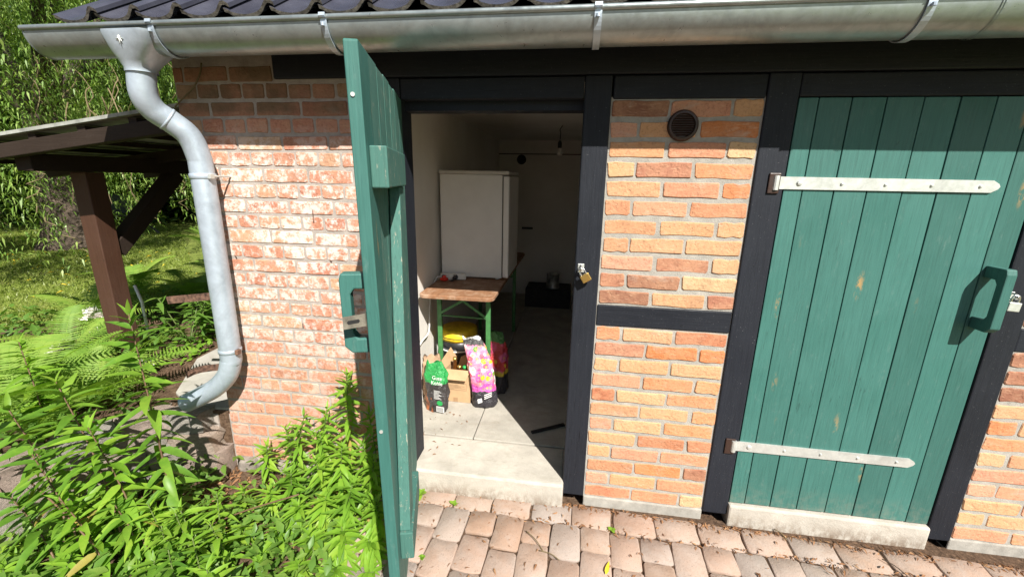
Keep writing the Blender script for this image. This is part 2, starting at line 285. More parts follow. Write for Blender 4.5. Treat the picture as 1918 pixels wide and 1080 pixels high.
class MB:
    def __init__(s): s.v = []; s.f = []; s.mi = []
    def add(s, vs_, fs_, mi=0):
        o = len(s.v); s.v += [tuple(v) for v in vs_]; s.f += [tuple(i+o for i in f) for f in fs_]; s.mi += [mi]*len(fs_); return s
    def box(s, x0, x1, y0, y1, z0, z1, mi=0):
        return s.add([(x0, y0, z0), (x1, y0, z0), (x1, y1, z0), (x0, y1, z0), (x0, y0, z1), (x1, y0, z1), (x1, y1, z1), (x0, y1, z1)],
                     [(3, 2, 1, 0), (4, 5, 6, 7), (0, 1, 5, 4), (1, 2, 6, 5), (2, 3, 7, 6), (3, 0, 4, 7)], mi)
    def bar(s, a, b, wid, hei, up=(0, 0, 1), mi=0):   # rectangular bar between two points
        a = Vector(a); b = Vector(b); d = (b-a).normalized(); up = Vector(up); x = d.cross(up).normalized(); z = x.cross(d)
        c = [p + x*sx*wid/2 + z*sz*hei/2 for p in (a, b) for sx, sz in ((-1, -1), (1, -1), (1, 1), (-1, 1))]
        return s.add(c, [(3, 2, 1, 0), (4, 5, 6, 7), (0, 1, 5, 4), (1, 2, 6, 5), (2, 3, 7, 6), (3, 0, 4, 7)], mi)
    def tube(s, path, r, n=8, mi=0, cap=True):
        P = [Vector(p) for p in path]; rr = r if isinstance(r, (list, tuple)) else [r]*len(P); rings = []; px = None
        for i, p in enumerate(P):
            d = (P[min(i+1, len(P)-1)] - P[max(i-1, 0)]).normalized()
            if px is None: px = d.orthogonal().normalized()
            px = (px - d*px.dot(d)).normalized(); py = d.cross(px)
            rings.append([p + (px*math.cos(2*math.pi*k/n) + py*math.sin(2*math.pi*k/n))*rr[i] for k in range(n)])
        return s.loft(rings, True, cap, mi)
    def loft(s, rings, closed=True, cap=True, mi=0):
        n = len(rings[0]); V = [p for r_ in rings for p in r_]; F = []
        for i in range(len(rings)-1):
            for k in range(n if closed else n-1):
                k2 = (k+1) % n; F.append((i*n+k, i*n+k2, (i+1)*n+k2, (i+1)*n+k))
        if cap and closed: F.append(tuple(range(n-1, -1, -1))); F.append(tuple((len(rings)-1)*n+k for k in range(n)))
        return s.add(V, F, mi)
    def lathe(s, c, prof, n=20, mi=0, cap=True):      # prof: (radius, z)
        return s.loft([[(c[0]+r_*math.cos(2*math.pi*k/n), c[1]+r_*math.sin(2*math.pi*k/n), c[2]+z) for k in range(n)] for r_, z in prof], True, cap, mi)
    def prism(s, poly, fn, d0, d1, mi=0):             # extrude a polygon; fn(a, b, d) -> xyz
        n = len(poly); V = [fn(a, b, d0) for a, b in poly] + [fn(a, b, d1) for a, b in poly]
        F = [tuple(range(n-1, -1, -1)), tuple(range(n, 2*n))] + [(k, (k+1) % n, n+(k+1) % n, n+k) for k in range(n)]
        return s.add(V, F, mi)
    def map(s, fn): s.v = [tuple(fn(Vector(v))) for v in s.v]; return s
    def build(s, name, mat, parent=None, smooth=False, bevel=0, seg=2, loc=None):
        off = wl(parent) + (Vector(loc) if loc is not None else Vector((0, 0, 0)))
        me = bpy.data.meshes.new(name); me.from_pydata([tuple(Vector(v)-off) for v in s.v], [], s.f)
        import bmesh
        bm = bmesh.new(); bm.from_mesh(me); bmesh.ops.recalc_face_normals(bm, faces=bm.faces); bm.to_mesh(me); bm.free()
        me.polygons.foreach_set('material_index', s.mi)
        if smooth: me.polygons.foreach_set('use_smooth', [True]*len(s.f))
        o = link(name, me, mat, parent, loc or (0, 0, 0)); WL[o.name] = off
        if bevel:
            b = o.modifiers.new('bevel', 'BEVEL'); b.width = bevel; b.segments = seg; b.limit_method = 'ANGLE'; b.angle_limit = R(40)
        return o
def smoothang(o, ang=40):
    m = o.data; m.polygons.foreach_set('use_smooth', [True]*len(m.polygons)); m.set_sharp_from_angle(angle=R(ang)); return o
def bez(pts, n=24):                                    # Catmull-Rom through points
    P = [Vector(p) for p in pts]; P = [P[0]*2-P[1]] + P + [P[-1]*2-P[-2]]; out = []
    for i in range(1, len(P)-2):
        for k in range(n):
            t = k/n; a, b, c, d = P[i-1:i+3]
            out.append(.5*((2*b)+(c-a)*t+(2*a-5*b+4*c-d)*t*t+(3*b-a-3*c+d)*t**3))
    return out + [P[-2]]
def text_mesh(txt, size, fn, name, mat, parent, extr=.0):
    cu = bpy.data.curves.new('txt', 'FONT'); cu.body = txt; cu.size = size; cu.align_x = 'CENTER'; cu.align_y = 'CENTER'
    to = bpy.data.objects.new('txt', cu); COL.objects.link(to); dg = bpy.context.evaluated_depsgraph_get()
    me = bpy.data.meshes.new_from_object(to.evaluated_get(dg)); bpy.data.objects.remove(to); me.name = name
    for v in me.vertices: v.co = Vector(fn(v.co.x, v.co.y)) - wl(parent)
    me.materials.clear(); return link(name, me, mat, parent)

GL = -1.035      # lower ground (paving), rel. to the rail of the brick panel
TZ = -0.68       # raised garden
# ------------------------------------------------------------------ ground
def sheet(name, poly, z, mat, sub=0):
    me = bpy.data.meshes.new(name); me.from_pydata([(x, y, z) for x, y in poly], [], [tuple(range(len(poly)))]); return kind(link(name, me, mat), 'structure')
sheet('ground', [(-260, -260), (260, -260), (260, 260), (-260, 260)], GL-.03, 'soil')
mb = MB(); EDGE = [(-2.14, .0), (-2.47, -.04), (-2.66, -.28), (-2.78, -.55), (-2.95, -1.0), (-3.2, -3), (-3.4, -40)]
poly = EDGE + [(-240, -40), (-240, 240), (-2.14, 240)]
mb.prism(poly, lambda a, b, d: (a, b, d), TZ-.5, TZ-.01); o = kind(mb.build('garden_terrace', 'soil'), 'structure')
def lawn_edge(y): return -4.3 - .25*math.sin(y*1.7) - max(0, 1.5-y)*.9
lp = [(lawn_edge(y), y) for y in np.arange(-3, 30, .4)] + [(-2.3, 31), (-2.3, 120), (-200, 120), (-200, -3)]
sheet('lawn', lp, TZ, 'lawn')
sheet('meadow', [(3.0, -200), (200, -200), (200, 200), (-2.1, 200), (-2.1, 4.8), (3.0, 4.8)], GL-.024, 'lawn')
mb = MB(); mb.prism([(-2.14, .01), (-2.40, -.01), (-2.62, .12), (-2.93, .60), (-2.97, 1.2), (-2.9, 4.4), (-2.14, 4.4)], lambda a, b, d: (a, b, d), TZ-.2, TZ+.005)
path = kind(mb.build('concrete_path', 'slab'), 'structure')

# ------------------------------------------------------------------ paving
pv_bed = MB().box(-1.16, 2.9, -3.6, -.0, GL-.025, GL-.012).build('paving', 'joint_sand'); kind(pv_bed, 'structure')
def paver_mesh(L, W, seed):
    rn = random.Random(seed); c = .012; j = lambda: rn.uniform(-.0042, .0036)
    out = [(c, 0), (L*.5, 0), (L-c, 0), (L, c), (L, W*.5), (L, W-c), (L-c, W), (L*.5, W), (c, W), (0, W-c), (0, W*.5), (0, c)]
    out = [(x+j(), y+j()) for x, y in out]; cx, cy = L/2, W/2
    rings = [[(x, y, -.03) for x, y in out], [(x, y, -.010) for x, y in out], [(cx+(x-cx)*.985, cy+(y-cy)*.978, -.003) for x, y in out], [(cx+(x-cx)*.955, cy+(y-cy)*.94, rn.uniform(-.0012, .0012)) for x, y in out]]
    m = MB().loft(rings, True, False); m.f.append(tuple(range(36, 48))); m.mi.append(0)
    me = bpy.data.meshes.new('paver'); me.from_pydata(m.v, [], m.f); me.polygons.foreach_set('use_smooth', [True]*len(m.f)); me.materials.append(MT['paver']); return me
PF = [paver_mesh(.207, .143, i) for i in range(5)]; PH = [paver_mesh(.141, .143, 50+i) for i in range(5)]
ca, sa = math.cos(-.031), math.sin(-.031)
def put_paver(me, x, y, rot, k):
    X = -.70+(x+.70)*ca-(y)*sa; Y = (x+.70)*sa+y*ca
    o = bpy.data.objects.new('paver', me); COL.objects.link(o); o.parent = pv_bed; WLb = wl(pv_bed)
    o.location = (X, Y, GL+random.uniform(-.006, .004)); o.rotation_euler = (random.uniform(-.028, .028), random.uniform(-.028, .028), rot-.031+random.uniform(-.02, .02))
for i in range(-2, 16):
    x = -.705+i*.2145
    if x < 2.75: put_paver(PF[i % 5], x+random.uniform(-.003, .003), -.150, 0, i)
for k in range(-2, 25):
    x = -.889+k*.1465; y = -.160
    lens = ['h'] + ['f']*6 if k % 2 == 0 else ['f']*6
    for q, t in enumerate(lens):
        L = .139 if t == 'h' else .203
        put_paver(random.choice(PH if t == 'h' else PF), x + .139, y-L, R(90), q); y -= L+.0085
        if y < -1.05: break

# ------------------------------------------------------------------ the shed
shed = thing('shed', 'timber framed brick shed with black posts, green doors and zinc gutter', 'shed', (0, 0, GL))
Y0 = -.012                                         # front of timbers
XL, XR, DEP = -2.13, 2.53, 4.55
# brick panels
def brick_mesh(L, H, D, seed, jit=.0016, ch=.005):
    rn = random.Random(seed); j = lambda: rn.uniform(-jit, jit)
    out = [(ch, 0), (L*.33, 0), (L*.66, 0), (L-ch, 0), (L, ch), (L, H-ch), (L-ch, H), (L*.6, H), (L*.3, H), (ch, H), (0, H-ch), (0, ch)]
    out = [(x+j(), z+j()) for x, z in out]; cx, cz = L/2, H/2
    ins = lambda x, c, d: x + (d if x < c else -d)
    rings = [[(x, D, z) for x, z in out], [(x, .004, z) for x, z in out], [(ins(x, cx, .0035), 0+rn.uniform(-.0006, .0012), ins(z, cz, .003)) for x, z in out]]
    m = MB().loft(rings, True, False); m.f.append(tuple(range(24, 36))); m.mi.append(0)
    me = bpy.data.meshes.new('brick'); me.from_pydata([(x, y, z) for x, y, z in m.v], [], m.f)
    import bmesh
    bm = bmesh.new(); bm.from_mesh(me); bmesh.ops.recalc_face_normals(bm, faces=bm.faces); bm.to_mesh(me); bm.free()
    return me
def brick_set(L, H, D, n, seed, mat, jit, ch):
    r_ = [brick_mesh(L, H, D, seed+i, jit, ch) for i in range(n)]
    for m in r_: m.materials.append(MT[mat])
    return r_
NS = brick_set(.2375, .0655, .06, 12, 100, 'brick_new', .0034, .006); NH = brick_set(.1125, .0655, .06, 8, 140, 'brick_new', .0034, .006)
OS = brick_set(.233, .0645, .06, 8, 200, 'brick_old', .0024, .006); OH = brick_set(.111, .0645, .06, 8, 240, 'brick_old', .0024, .006)
def put_brick(me, parent, x, z, y, sx=1.0):
    o = bpy.data.objects.new('brick', me); COL.objects.link(o); o.parent = parent
    p = Vector((x, y+random.uniform(-.0018, .0018), z)) - wl(parent); o.location = p; o.scale = (sx, 1, random.uniform(.97, 1.02))
    o.rotation_euler = (random.uniform(-.008, .008), random.uniform(-.006, .006), random.uniform(-.006, .006))
PANEL_ROWS = [(1.0315-.08455*k - .0655, k) for k in range(11)] + [(0-.0831*k-.0662, 11+k) for k in range(12)]
def brick_panel(x0, x1):
    w_ = MB().box(x0-.0, x1, -.0015, .12, -1.05, .1185).box(x0, x1, -.0015, .12, .118, 1.045).build('brick_infill', 'mortar', shed)
    for z, k in PANEL_ROWS:
        j = lambda: random.uniform(-.002, .002)
        if k in (0, 2, 4, 6, 8, 10, 12, 14, 16, 18, 20, 22): seq = 'ssh'
        else: seq = 'hss'
        x = x0+.0065
        for c in seq:
            if c == 's': put_brick(random.choice(NS), w_, x+j(), z+j()*.7, -.006); x += .25
            else: put_brick(random.choice(NH), w_, x+j(), z+j()*.7, -.006); x += .125
    return w_
brick_panel(-.006, .619); brick_panel(1.786, 2.412)
wl_left = MB().box(XL, -1.068, -.0020, .12, -1.05, 1.255).build('brick_wall', 'mortar_old', shed)
for k in range(-1, 27):
    zt = 1.115-.0784*k; z = zt-.0645
    if k % 2 == 0: pit, ph, S_ = .1222, -1.640, OH
    else: pit, ph, S_ = .2445, (-1.703 if (k % 4) == 1 else -1.579), OS
    x = ph - pit*math.ceil((ph-XL)/pit); L0 = .111 if k % 2 == 0 else .233
    while x < -1.075:
        a = max(x, XL+.002); b = min(x+L0, -1.074 if k >= 0 else -1.60)
        if b-a > .028:
            me = random.choice(S_)
            if b-a < .12 and L0 > .2: me = random.choice(OH); put_brick(me, wl_left, a, z+random.uniform(-.002, .002), -.006, (b-a)/.111)
            else: put_brick(me, wl_left, a, z+random.uniform(-.0025, .0025), -.006, (b-a)/L0)
        x += pit
# rubble footing below the left wall
ft = MB()
for i in range(9):
    x = -2.10+i*.118; ft.box(x, x+.112, -.03-.02*random.random(), .1, -1.09, -.992+random.uniform(-.012, .012))
ft.build('footing', 'stone', shed, bevel=.02)
for x0, x1 in ((-.006, .619), (1.786, 2.5)): MB().box(x0, x1, -.0075, .1, -1.06, -.987).build('plinth', 'mortar', shed, bevel=.006)
# timber frame
def beam(name, x0, x1, z0, z1, y0=Y0, y1=.13): return MB().box(x0, x1, y0, y1, z0, z1).build(name, 'black_timber' if z1-z0 > x1-x0 else 'black_timber_h', shed, bevel=.006)
for x0, x1, zb in ((-1.067, -.962, -.90), (-.122, -.006, -.984), (.619, .741, -.995), (1.676, 1.786, -.999), (2.412, 2.53, -1.0)): beam('post', x0, x1, zb, 1.132)
beam('rail', -.004, .617, .006, .113, -.007); beam('rail', 1.788, 2.41, .006, .113, -.007)
beam('lintel', -.960, -.124, 1.040, 1.130, -.008); beam('lintel', .001, .617, 1.036, 1.130, -.008); beam('lintel', .743, 1.674, 1.040, 1.130, -.008); beam('lintel', 1.788, 2.41, 1.036, 1.130, -.008)
beam('top_plate', -1.585, XR, 1.134, 1.255, -.016, .14)
MB().box(-.99, -.09, .05, .14, 1.00, 1.045).build('door_stop', 'black_timber', shed)
# interior
FZ = -.90; IX0, IX1, IY1, CZ = -1.175, .95, 3.85, 1.20
MB().box(IX0-.08, IX0, .121, IY1+.1, -1.05, CZ).build('inner_wall', 'plaster_white', shed)
MB().box(IX0-.08, IX1+.1, IY1, IY1+.1, -1.05, CZ).build('inner_wall', 'plaster_white', shed)
MB().box(IX1, IX1+.1, .141, IY1, -1.05, CZ).build('inner_wall', 'plaster_white', shed)
MB().box(IX0, -1.068, .121, .135, -1.0, CZ).build('inner_wall', 'plaster_white', shed); MB().box(-.004, IX1, .1405, .15, -1.0, CZ).build('inner_wall', 'plaster_white', shed)
MB().box(IX0-.08, IX1+.1, .142, IY1+.1, CZ, CZ+.05).build('ceiling', 'plaster_white', shed)
MB().box(IX0, IX1, IY1-.012, IY1-.0005, 1.02, 1.03).build('wall_joint', 'rubber', shed)
MB().box(IX0, -.70, .285, IY1, -1.0, FZ).build('floor_slab', 'floor_slab', shed, bevel=.004); MB().box(-.694, IX1, .285, IY1, -1.0, FZ+.001).build('floor_slab', 'floor_slab', shed, bevel=.004)
MB().box(-1.075, -.118, -.055, .279, -1.06, FZ-.002).build('threshold', 'concrete', shed, bevel=.012)
MB().box(.741, 1.676, -.030, .12, -1.06, -.924).build('threshold', 'concrete', shed, bevel=.010)
MB().box(.744, 1.672, .028, .12, -.92, 1.038).build('door_backing', 'underlay', shed)
MB().box(XL, XL+.12, .121, DEP, -1.05, 1.255).build('side_wall', 'brick_old', shed); MB().box(XR-.12, XR, .121, DEP, -1.05, 1.255).build('side_wall', 'brick_new', shed); MB().box(XL, XR, DEP, DEP+.12, -1.05, 1.255).build('back_wall', 'brick_old', shed)
# iron pieces on the old wall
for (px, py, dx, dz) in ((587, 402, .004, .07), (441, 480, .014, .012), (618, 487, .014, .012), (568, 608, .004, .02), (489, 766, .012, .012)):
    p = at(px, py); MB().tube([p+Vector((0, -.003, dz/2)), p+Vector((dx, -.010, -dz/2))], .0028, 6).build('nail', 'rusty_iron', shed)
a = at(314, 562, .03); MB().bar(a, (XL+.02, .03, a.z+.047), .008, .042).build('iron_bracket', 'rusty_iron', shed)
b0 = at(350, 702, .02); MB().loft([[p+Vector((0, dy, dz)) for dy, dz in ((-.004, -.02), (.004, -.02), (.004, .02), (-.004, .02))] for p in bez([b0, b0+Vector((.1, 0, .045)), Vector((XL+.02, .02, b0.z+.085))], 6)]).build('iron_bracket', 'rusty_iron', shed)
vn = [at(377, 118, -.018), at(374, 140, -.02), at(362, 165, -.022), at(345, 182, -.02), at(328, 200, -.018)]
MB().tube(bez(vn, 6), .0035, 6).build('dry_vine', 'twig', shed, smooth=True)
# ventilation grille
vc = Vector((.301, -.008, .929)); g = MB(); fy = lambda a, b, d: (vc.x+a, vc.y-d, vc.z+b)
ring = [(math.cos(2*math.pi*k/36), math.sin(2*math.pi*k/36)) for k in range(36)]
g.loft([[fy(c*r_, s_*r_, d) for c, s_ in ring] for r_, d in ((.064, -.012), (.064, .004), (.058, .012), (.050, .013), (.047, .008), (.0465, .002))], True, False); g.add([fy(c*.0465, s_*.0465, .002) for c, s_ in ring], [tuple(range(36))])
vent = g.build('vent_grille', 'vent_brown', shed, smooth=True); smoothang(vent)
for k in range(9):
    z = -.038+k*.0095; hw = math.sqrt(max(0, .046**2-z*z)); s_ = MB().bar(vc+Vector((-hw, -.006, z)), vc+Vector((hw, -.006, z)), .009, .0025, (0, .6, 1)); s_.build('slat', 'vent_brown', vent)
# roof
pitch = R(34); EY, EZ = -.300, 1.282
rd = Vector((0, math.cos(pitch), math.sin(pitch))); rn_ = Vector((0, -math.sin(pitch), math.cos(pitch)))
roof = MB().prism([(XL-.24, 0), (XR+.2, 0), (XR+.2, 3.15), (XL-.24, 3.15)], lambda a, b, d: Vector((a, EY+.02, EZ-.03))+rd*b+rn_*d, -.04, -.01).build('roof', 'underlay', shed)
MB().prism([(XL-.24, 0), (XR+.2, 0), (XR+.2, 3.15), (XL-.24, 3.15)], lambda a, b, d: Vector((a, 2*(EY+.02)-(EY+.02)+2*math.cos(pitch)*3.15, EZ-.03))+Vector((0, -rd.y, rd.z))*b+Vector((0, -rn_.y, rn_.z))*d, -.04, -.01).build('roof', 'underlay', shed)
for xe in (XL+.0, XR-.1): MB().add([(xe, .13, 1.255), (xe+.1, .13, 1.255), (xe, DEP, 1.255), (xe+.1, DEP, 1.255), (xe, 2.32, 2.95), (xe+.1, 2.32, 2.95)], [(0, 2, 4), (1, 5, 3), (0, 1, 3, 2), (0, 4, 5, 1), (2, 3, 5, 4)]).build('gable', 'brick_old', shed)
MB().box(XL-.22, XR+.18, -.20, .0, 1.262, 1.275).build('soffit_board', 'dark_timber', shed); MB().box(XL-.22, XR+.18, -.215, -.195, 1.215, 1.30).build('fascia_board', 'dark_timber', shed)
def tile_mesh(seed):
    rn = random.Random(seed); W = .197; prof = []
    for k in range(17):
        u = k/16*1.10; x = u*W
        z = .030*math.exp(-((u-1.0)/.15)**2) + .030*math.exp(-((u+.0)/.15)**2)*.0 - .018*math.sin(math.pi*min(1, max(0, u/.86)))**1 + (.006 if u < .1 else 0)
        prof.append((x, z))
    m = MB(); L = .40; th = .014
    rows = []
    for (b, e) in ((0, 0), (.01, .0), (L*.5, .0), (L, -.0)):
        rows.append([(x, b, z + .018*(1-b/L)) for x, z in prof] + [(x, b, z-th + .018*(1-b/L)) for x, z in reversed(prof)])
    m.loft(rows, True, True)
    m.mi[-2] = 1
    V = [tuple(Vector((x, 0, 0)) + rd*b + rn_*z) for x, b, z in m.v]
    me = bpy.data.meshes.new('roof_tile'); me.from_pydata(V, [], m.f)
    import bmesh
    bm = bmesh.new(); bm.from_mesh(me); bmesh.ops.recalc_face_normals(bm, faces=bm.faces); bm.to_mesh(me); bm.free()
    me.polygons.foreach_set('material_index', m.mi); me.polygons.foreach_set('use_smooth', [True]*len(m.f)); me.set_sharp_from_angle(angle=R(50))
    me.materials.append(MT['tile_glaze']); me.materials.append(MT['tile_edge']); return me
TM = [tile_mesh(i) for i in range(2)]
for row in range(9):
    for i in range(24):
        o = bpy.data.objects.new('roof_tile', TM[0]); COL.objects.link(o); o.parent = roof
        o.location = Vector((-2.315+i*.1975+random.uniform(-.003, .003), EY-.018, EZ)) + rd*(row*.335+random.uniform(-.006, .006)) + rn_*(.018) - wl(roof); o.rotation_euler = (0, random.uniform(-.01, .01), random.uniform(-.006, .006))
# gutter
GY, GZ, GR = -.262, 1.262, .090; GX0, GX1 = -2.462, XR+.2
def gprof(r_, a0=0, a1=180, n=18, lift=0): return [(GY - r_*math.cos(R(a0+(a1-a0)*k/n)), GZ + lift - r_*math.sin(R(a0+(a1-a0)*k/n))) for k in range(n+1)]
g = MB(); pr = gprof(GR) + [(y, z) for y, z in reversed(gprof(GR-.0025))]
g.loft([[(x, y, z) for y, z in pr] for x in (GX0, -1.2, 0, 1.16, GX1)], True, False)
g.tube([(GX0-.004, GY-GR-.002, GZ+.006), (GX1, GY-GR-.002, GZ+.006)], .0105, 10)
gutter = smoothang(g.build('gutter', 'zinc_gutter', shed))
e = MB(); e.add([(GX0-.002, y, z) for y, z in gprof(GR+.002)]+[(GX0+.002, y, z) for y, z in gprof(GR+.002)], [tuple(range(19)), tuple(range(37, 18, -1))]+[(k, k+1, 20+k, 19+k) for k in range(18)]); e.build('end_cap', 'zinc_gutter', gutter)
for x in (1.12, 1.128): g = MB(); q = gprof(GR+.003, 2, 176); g.loft([[(x, y, z) for y, z in q], [(x+.004, y, z) for y, z in q]], False, False); g.build('seam', 'zinc_gutter', gutter)
for x in (-1.845, -1.106, -.094, .926):
    m = MB(); q = gprof(GR+.004, 0, 150, 20); q = [(GY-GR-.012, GZ+.018), (GY-GR-.016, GZ+.006)] + q; q2 = [(y*1.0, z) for y, z in q]
    th = [(GY+(y-GY)*1.035, GZ+(z-GZ)*1.035) for y, z in q]
    m.loft([[(x-.0125, y, z) for y, z in q2+th[::-1]], [(x+.0125, y, z) for y, z in q2+th[::-1]]], True, True); m.lathe((x, GY-GR-.012, GZ-.02), [(.001, -.006), (.007, -.006), (.007, .004), (.001, .004)], 8)
    m.build('gutter_bracket', 'zinc', gutter)
# downpipe
PY = -.115; pr_ = .052
pb = Vector((-1.968, PY, 0))
c0 = at(268, 142, -.262); top = at(228, 64, -.355)
fun = MB(); ztop = GZ-.028; zb = 1.100
tx0, tx1 = at(192, 66, -.352).x, at(262, 64, -.352).x; cx0 = c0.x
R0 = [(tx0, -.353), (tx1, -.353), (tx1+.03, -.30), (tx1+.03, -.20), (tx0, -.20), (tx0-.005, -.29)]
def ring12(cx, cy, rx): return [(cx+rx*math.cos(2*math.pi*(k+.5)/24-math.pi*.75), cy+rx*math.sin(2*math.pi*(k+.5)/24-math.pi*.75)) for k in range(24)]
def rrect(x0, x1, y0, y1, p=4):
    out = []
    for k in range(24):
        a = 2*math.pi*(k+.5)/24-math.pi*.75; c, s_ = math.cos(a), math.sin(a); q = (abs(c)**p+abs(s_)**p)**(-1/p); out.append(((x0+x1)/2+(x1-x0)/2*c*q, (y0+y1)/2+(y1-y0)/2*s_*q))
    return out
zb = 1.118; cx0 = c0.x+.012
def mixr(f, z):       # from a long flat box under the gutter to the round socket
    top_ = rrect(tx0, tx1+.055, -.380, -.185, 16); bot_ = ring12(cx0, -.275, .058)
    return [(a_[0]*(1-f)+b_[0]*f, a_[1]*(1-f)+b_[1]*f, z) for a_, b_ in zip(top_, bot_)]
fun.loft([mixr(0, ztop+.012), mixr(.02, ztop), mixr(.42, (ztop+zb)/2+.004), mixr(.80, zb+.026), mixr(1, zb+.004), mixr(1, zb-.012)], True, False)
funnel = smoothang(fun.build('funnel', 'zinc', gutter), 50)
sc_ = Vector(((tx0+tx1)/2+.012, -.374, ztop-.022)); st = MB()
for k in range(8):
    a = math.pi*k/4; r_ = .021 if k % 2 == 0 else .014; t = sc_+Vector((math.cos(a)*r_, 0, math.sin(a)*r_)); pa = Vector((-math.sin(a), 0, math.cos(a)))*.0026
    st.add([sc_+Vector((0, -.004, 0)), sc_+pa*1.3+Vector((math.cos(a), 0, math.sin(a)))*.004, t, sc_-pa*1.3+Vector((math.cos(a), 0, math.sin(a)))*.004], [(0, 1, 2), (0, 2, 3)])
st.build('star_emblem', 'galvanised', funnel)
el_ = at(431, 655, PY)
pth = bez([(cx0, -.275, zb+.012), at(269, 176, -.268), at(288, 206, -.235), at(322, 229, -.185), at(354, 255, -.142), at(372, 292, -.120), at(380, 330, PY), at(408, 505, PY), el_, el_+Vector((-.006, -.004, -.075)), el_+Vector((-.034, -.012, -.15)), el_+Vector((-.105, -.022, -.222)), el_+Vector((-.21, -.032, -.285)), el_+Vector((-.29, -.04, -.325))], 8)
dp = MB().tube(pth, pr_, 28, cap=False); dp.tube(pth, pr_-.003, 28, cap=False); dpo = dp.build('downpipe', 'zinc', shed, smooth=True)
def collar(p, d, r_=.0565, w_=.014, name='pipe_collar', mat='zinc'):
    d = Vector(d).normalized(); p = Vector(p); return MB().tube([p-d*w_, p-d*w_*.7, p+d*w_*.7, p+d*w_], [r_-.005, r_, r_, r_-.005], 28, cap=False).build(name, mat, dpo, smooth=True)
cA, cB = pth[48], pth[64]
collar(cA, pth[49]-pth[47]); collar(cB, pth[65]-pth[63], .056, .012); collar(pth[22], pth[23]-pth[21], .0545, .006)
MB().tube([cA+Vector((.056, -.004, 0)), (cA.x+.056, .01, cA.z)], .005, 8).build('pipe_clip', 'galvanised', dpo); MB().box(cA.x+.051, cA.x+.069, PY-.03, PY-.004, cA.z-.012, cA.z+.012).build('pipe_clip', 'galvanised', dpo, bevel=.003)
MB().box(cB.x+.052, cB.x+.069, PY-.03, PY-.002, cB.z-.014, cB.z+.014).build('pipe_clip', 'rusty_iron', dpo, bevel=.003)

# ---- doors
def strap(parent, x0, x1, z0, z1, y, bolts, tilt=0.0):
    m = MB(); zc = (z0+z1)/2; h = (z1-z0)/2
    poly = [(x0, zc-h), (x1-.028, zc-h*.92), (x1-.006, zc-h*.4), (x1, zc), (x1-.006, zc+h*.4), (x1-.028, zc+h*.92), (x0, zc+h)]
    m.prism(poly, lambda a, b, d: (a, y-d, b+tilt*(a-x0)), 0, .006)
    for i, bx in enumerate(bolts): r_ = .0115 if i == 0 else .0065; m.loft([[(bx+r_*q*math.cos(k*math.pi/6), y-d, zc+tilt*(bx-x0)+r_*q*math.sin(k*math.pi/6)) for k in range(12)] for q, d in ((1, .005), (1, .008), (.7, .0115), (.05, .0125))])
    m.tube([(x0-.006, y-.008, z0-.004), (x0-.006, y-.008, z1+.004)], .0125, 12)
    return m.build('strap_hinge', 'galvanised', parent)
def handle_poly(p, h, leg=.050, bar=.032, ch=.022):
    return [(0, 0), (0, leg), (p-bar-.012, leg), (p-bar, leg+.018), (p-bar, h-leg-.018), (p-bar-.012, h-leg), (0, h-leg), (0, h), (p-ch*.3, h), (p, h-ch), (p, ch), (p-ch, 0)]
dr = MB().box(.748, 1.668, .004, .024, -.915, 1.034).build('door', 'green_paint', shed)
BX = [.744, .820, .943, 1.070, 1.2035, 1.332, 1.4555, 1.5725, 1.6725]
for i in range(8):
    gap = (.0035, .004, .005, .004, .0055, .0035, .003, .0045)[i]/2
    MB().box(BX[i]+gap, BX[i+1]-gap, -.006+random.uniform(-.0015, .0015), .0035, -.918+random.uniform(-.002, .002), 1.037).build('board', 'green_paint', dr, bevel=.0022)
strap(dr, .712, 1.545, .674, .726, -.0085, [.80, .965, 1.13, 1.30, 1.475]); strap(dr, .722, 1.535, -.608, -.556, -.0085, [.79, .955, 1.12, 1.285, 1.455], -.003)
for z in (.70, -.582): MB().box(.676, .722, -.020, -.011, z-.045, z+.040).build('pin_recess_shade', 'vent_brown', dr, bevel=.003)  # dark plates stand in for the shaded recesses around the hinge pins
hp = [(a, b) for a, b in handle_poly(.095, .272)]
MB().prism(hp, lambda a, b, d: (d, -.007-a, .108+b), 1.586, 1.624).build('handle', 'green_paint', dr, bevel=.004)

# open door leaf: hung at the left jamb, swung out about 75 degrees and hanging a little askew
U = Vector((.2656, -.964, 0)); NI = Vector((.964, .2656, 0)); HP = Vector((-.998, -.0026, 0))
def LF(s_, o_, z): return HP + U*s_ + NI*o_ + Vector((.0158, 0, 0))*(1.04-z)*(s_/.905) + Vector((0, 0, z))
leaf = MB().prism([(.015, -.905), (.895, -.905), (.895, 1.02), (.015, 1.02)], lambda a, b, d: LF(a, d, b), .017, .028).build('door', 'green_paint_worn', shed)
sx_ = [.0, .118, .245, .372, .500, .632, .770, .905]
for i in range(7):
    zt = 1.04 + (0, .004, -.003, .003, -.002, .002, 0)[i]
    poly = [(sx_[i]+.002, -.918), (sx_[i+1]-.002, -.918), (sx_[i+1]-.002, zt), (sx_[i]+.002, zt)]
    if i == 6: poly = [(sx_[i]+.002, -.918), (.903, -.918), (.903, zt-.004), (.898, zt), (sx_[i]+.002, zt)]
    MB().prism(poly, lambda a, b, d: LF(a, d, b), 0, .038 if i == 6 else .036).build('board', 'green_paint_worn' if i != 6 else 'green_paint', leaf, bevel=.003)
MB().prism([(.42, .662), (.865, .662), (.865, .780), (.42, .780)], lambda a, b, d: LF(a, d, b), .0385, .088).build('ledge', 'green_paint_worn', leaf, bevel=.004)
MB().prism([(.50, -.690), (.845, -.690), (.845, -.575), (.50, -.575)], lambda a, b, d: LF(a, d, b), .0385, .086).build('ledge', 'green_paint_worn', leaf, bevel=.004)
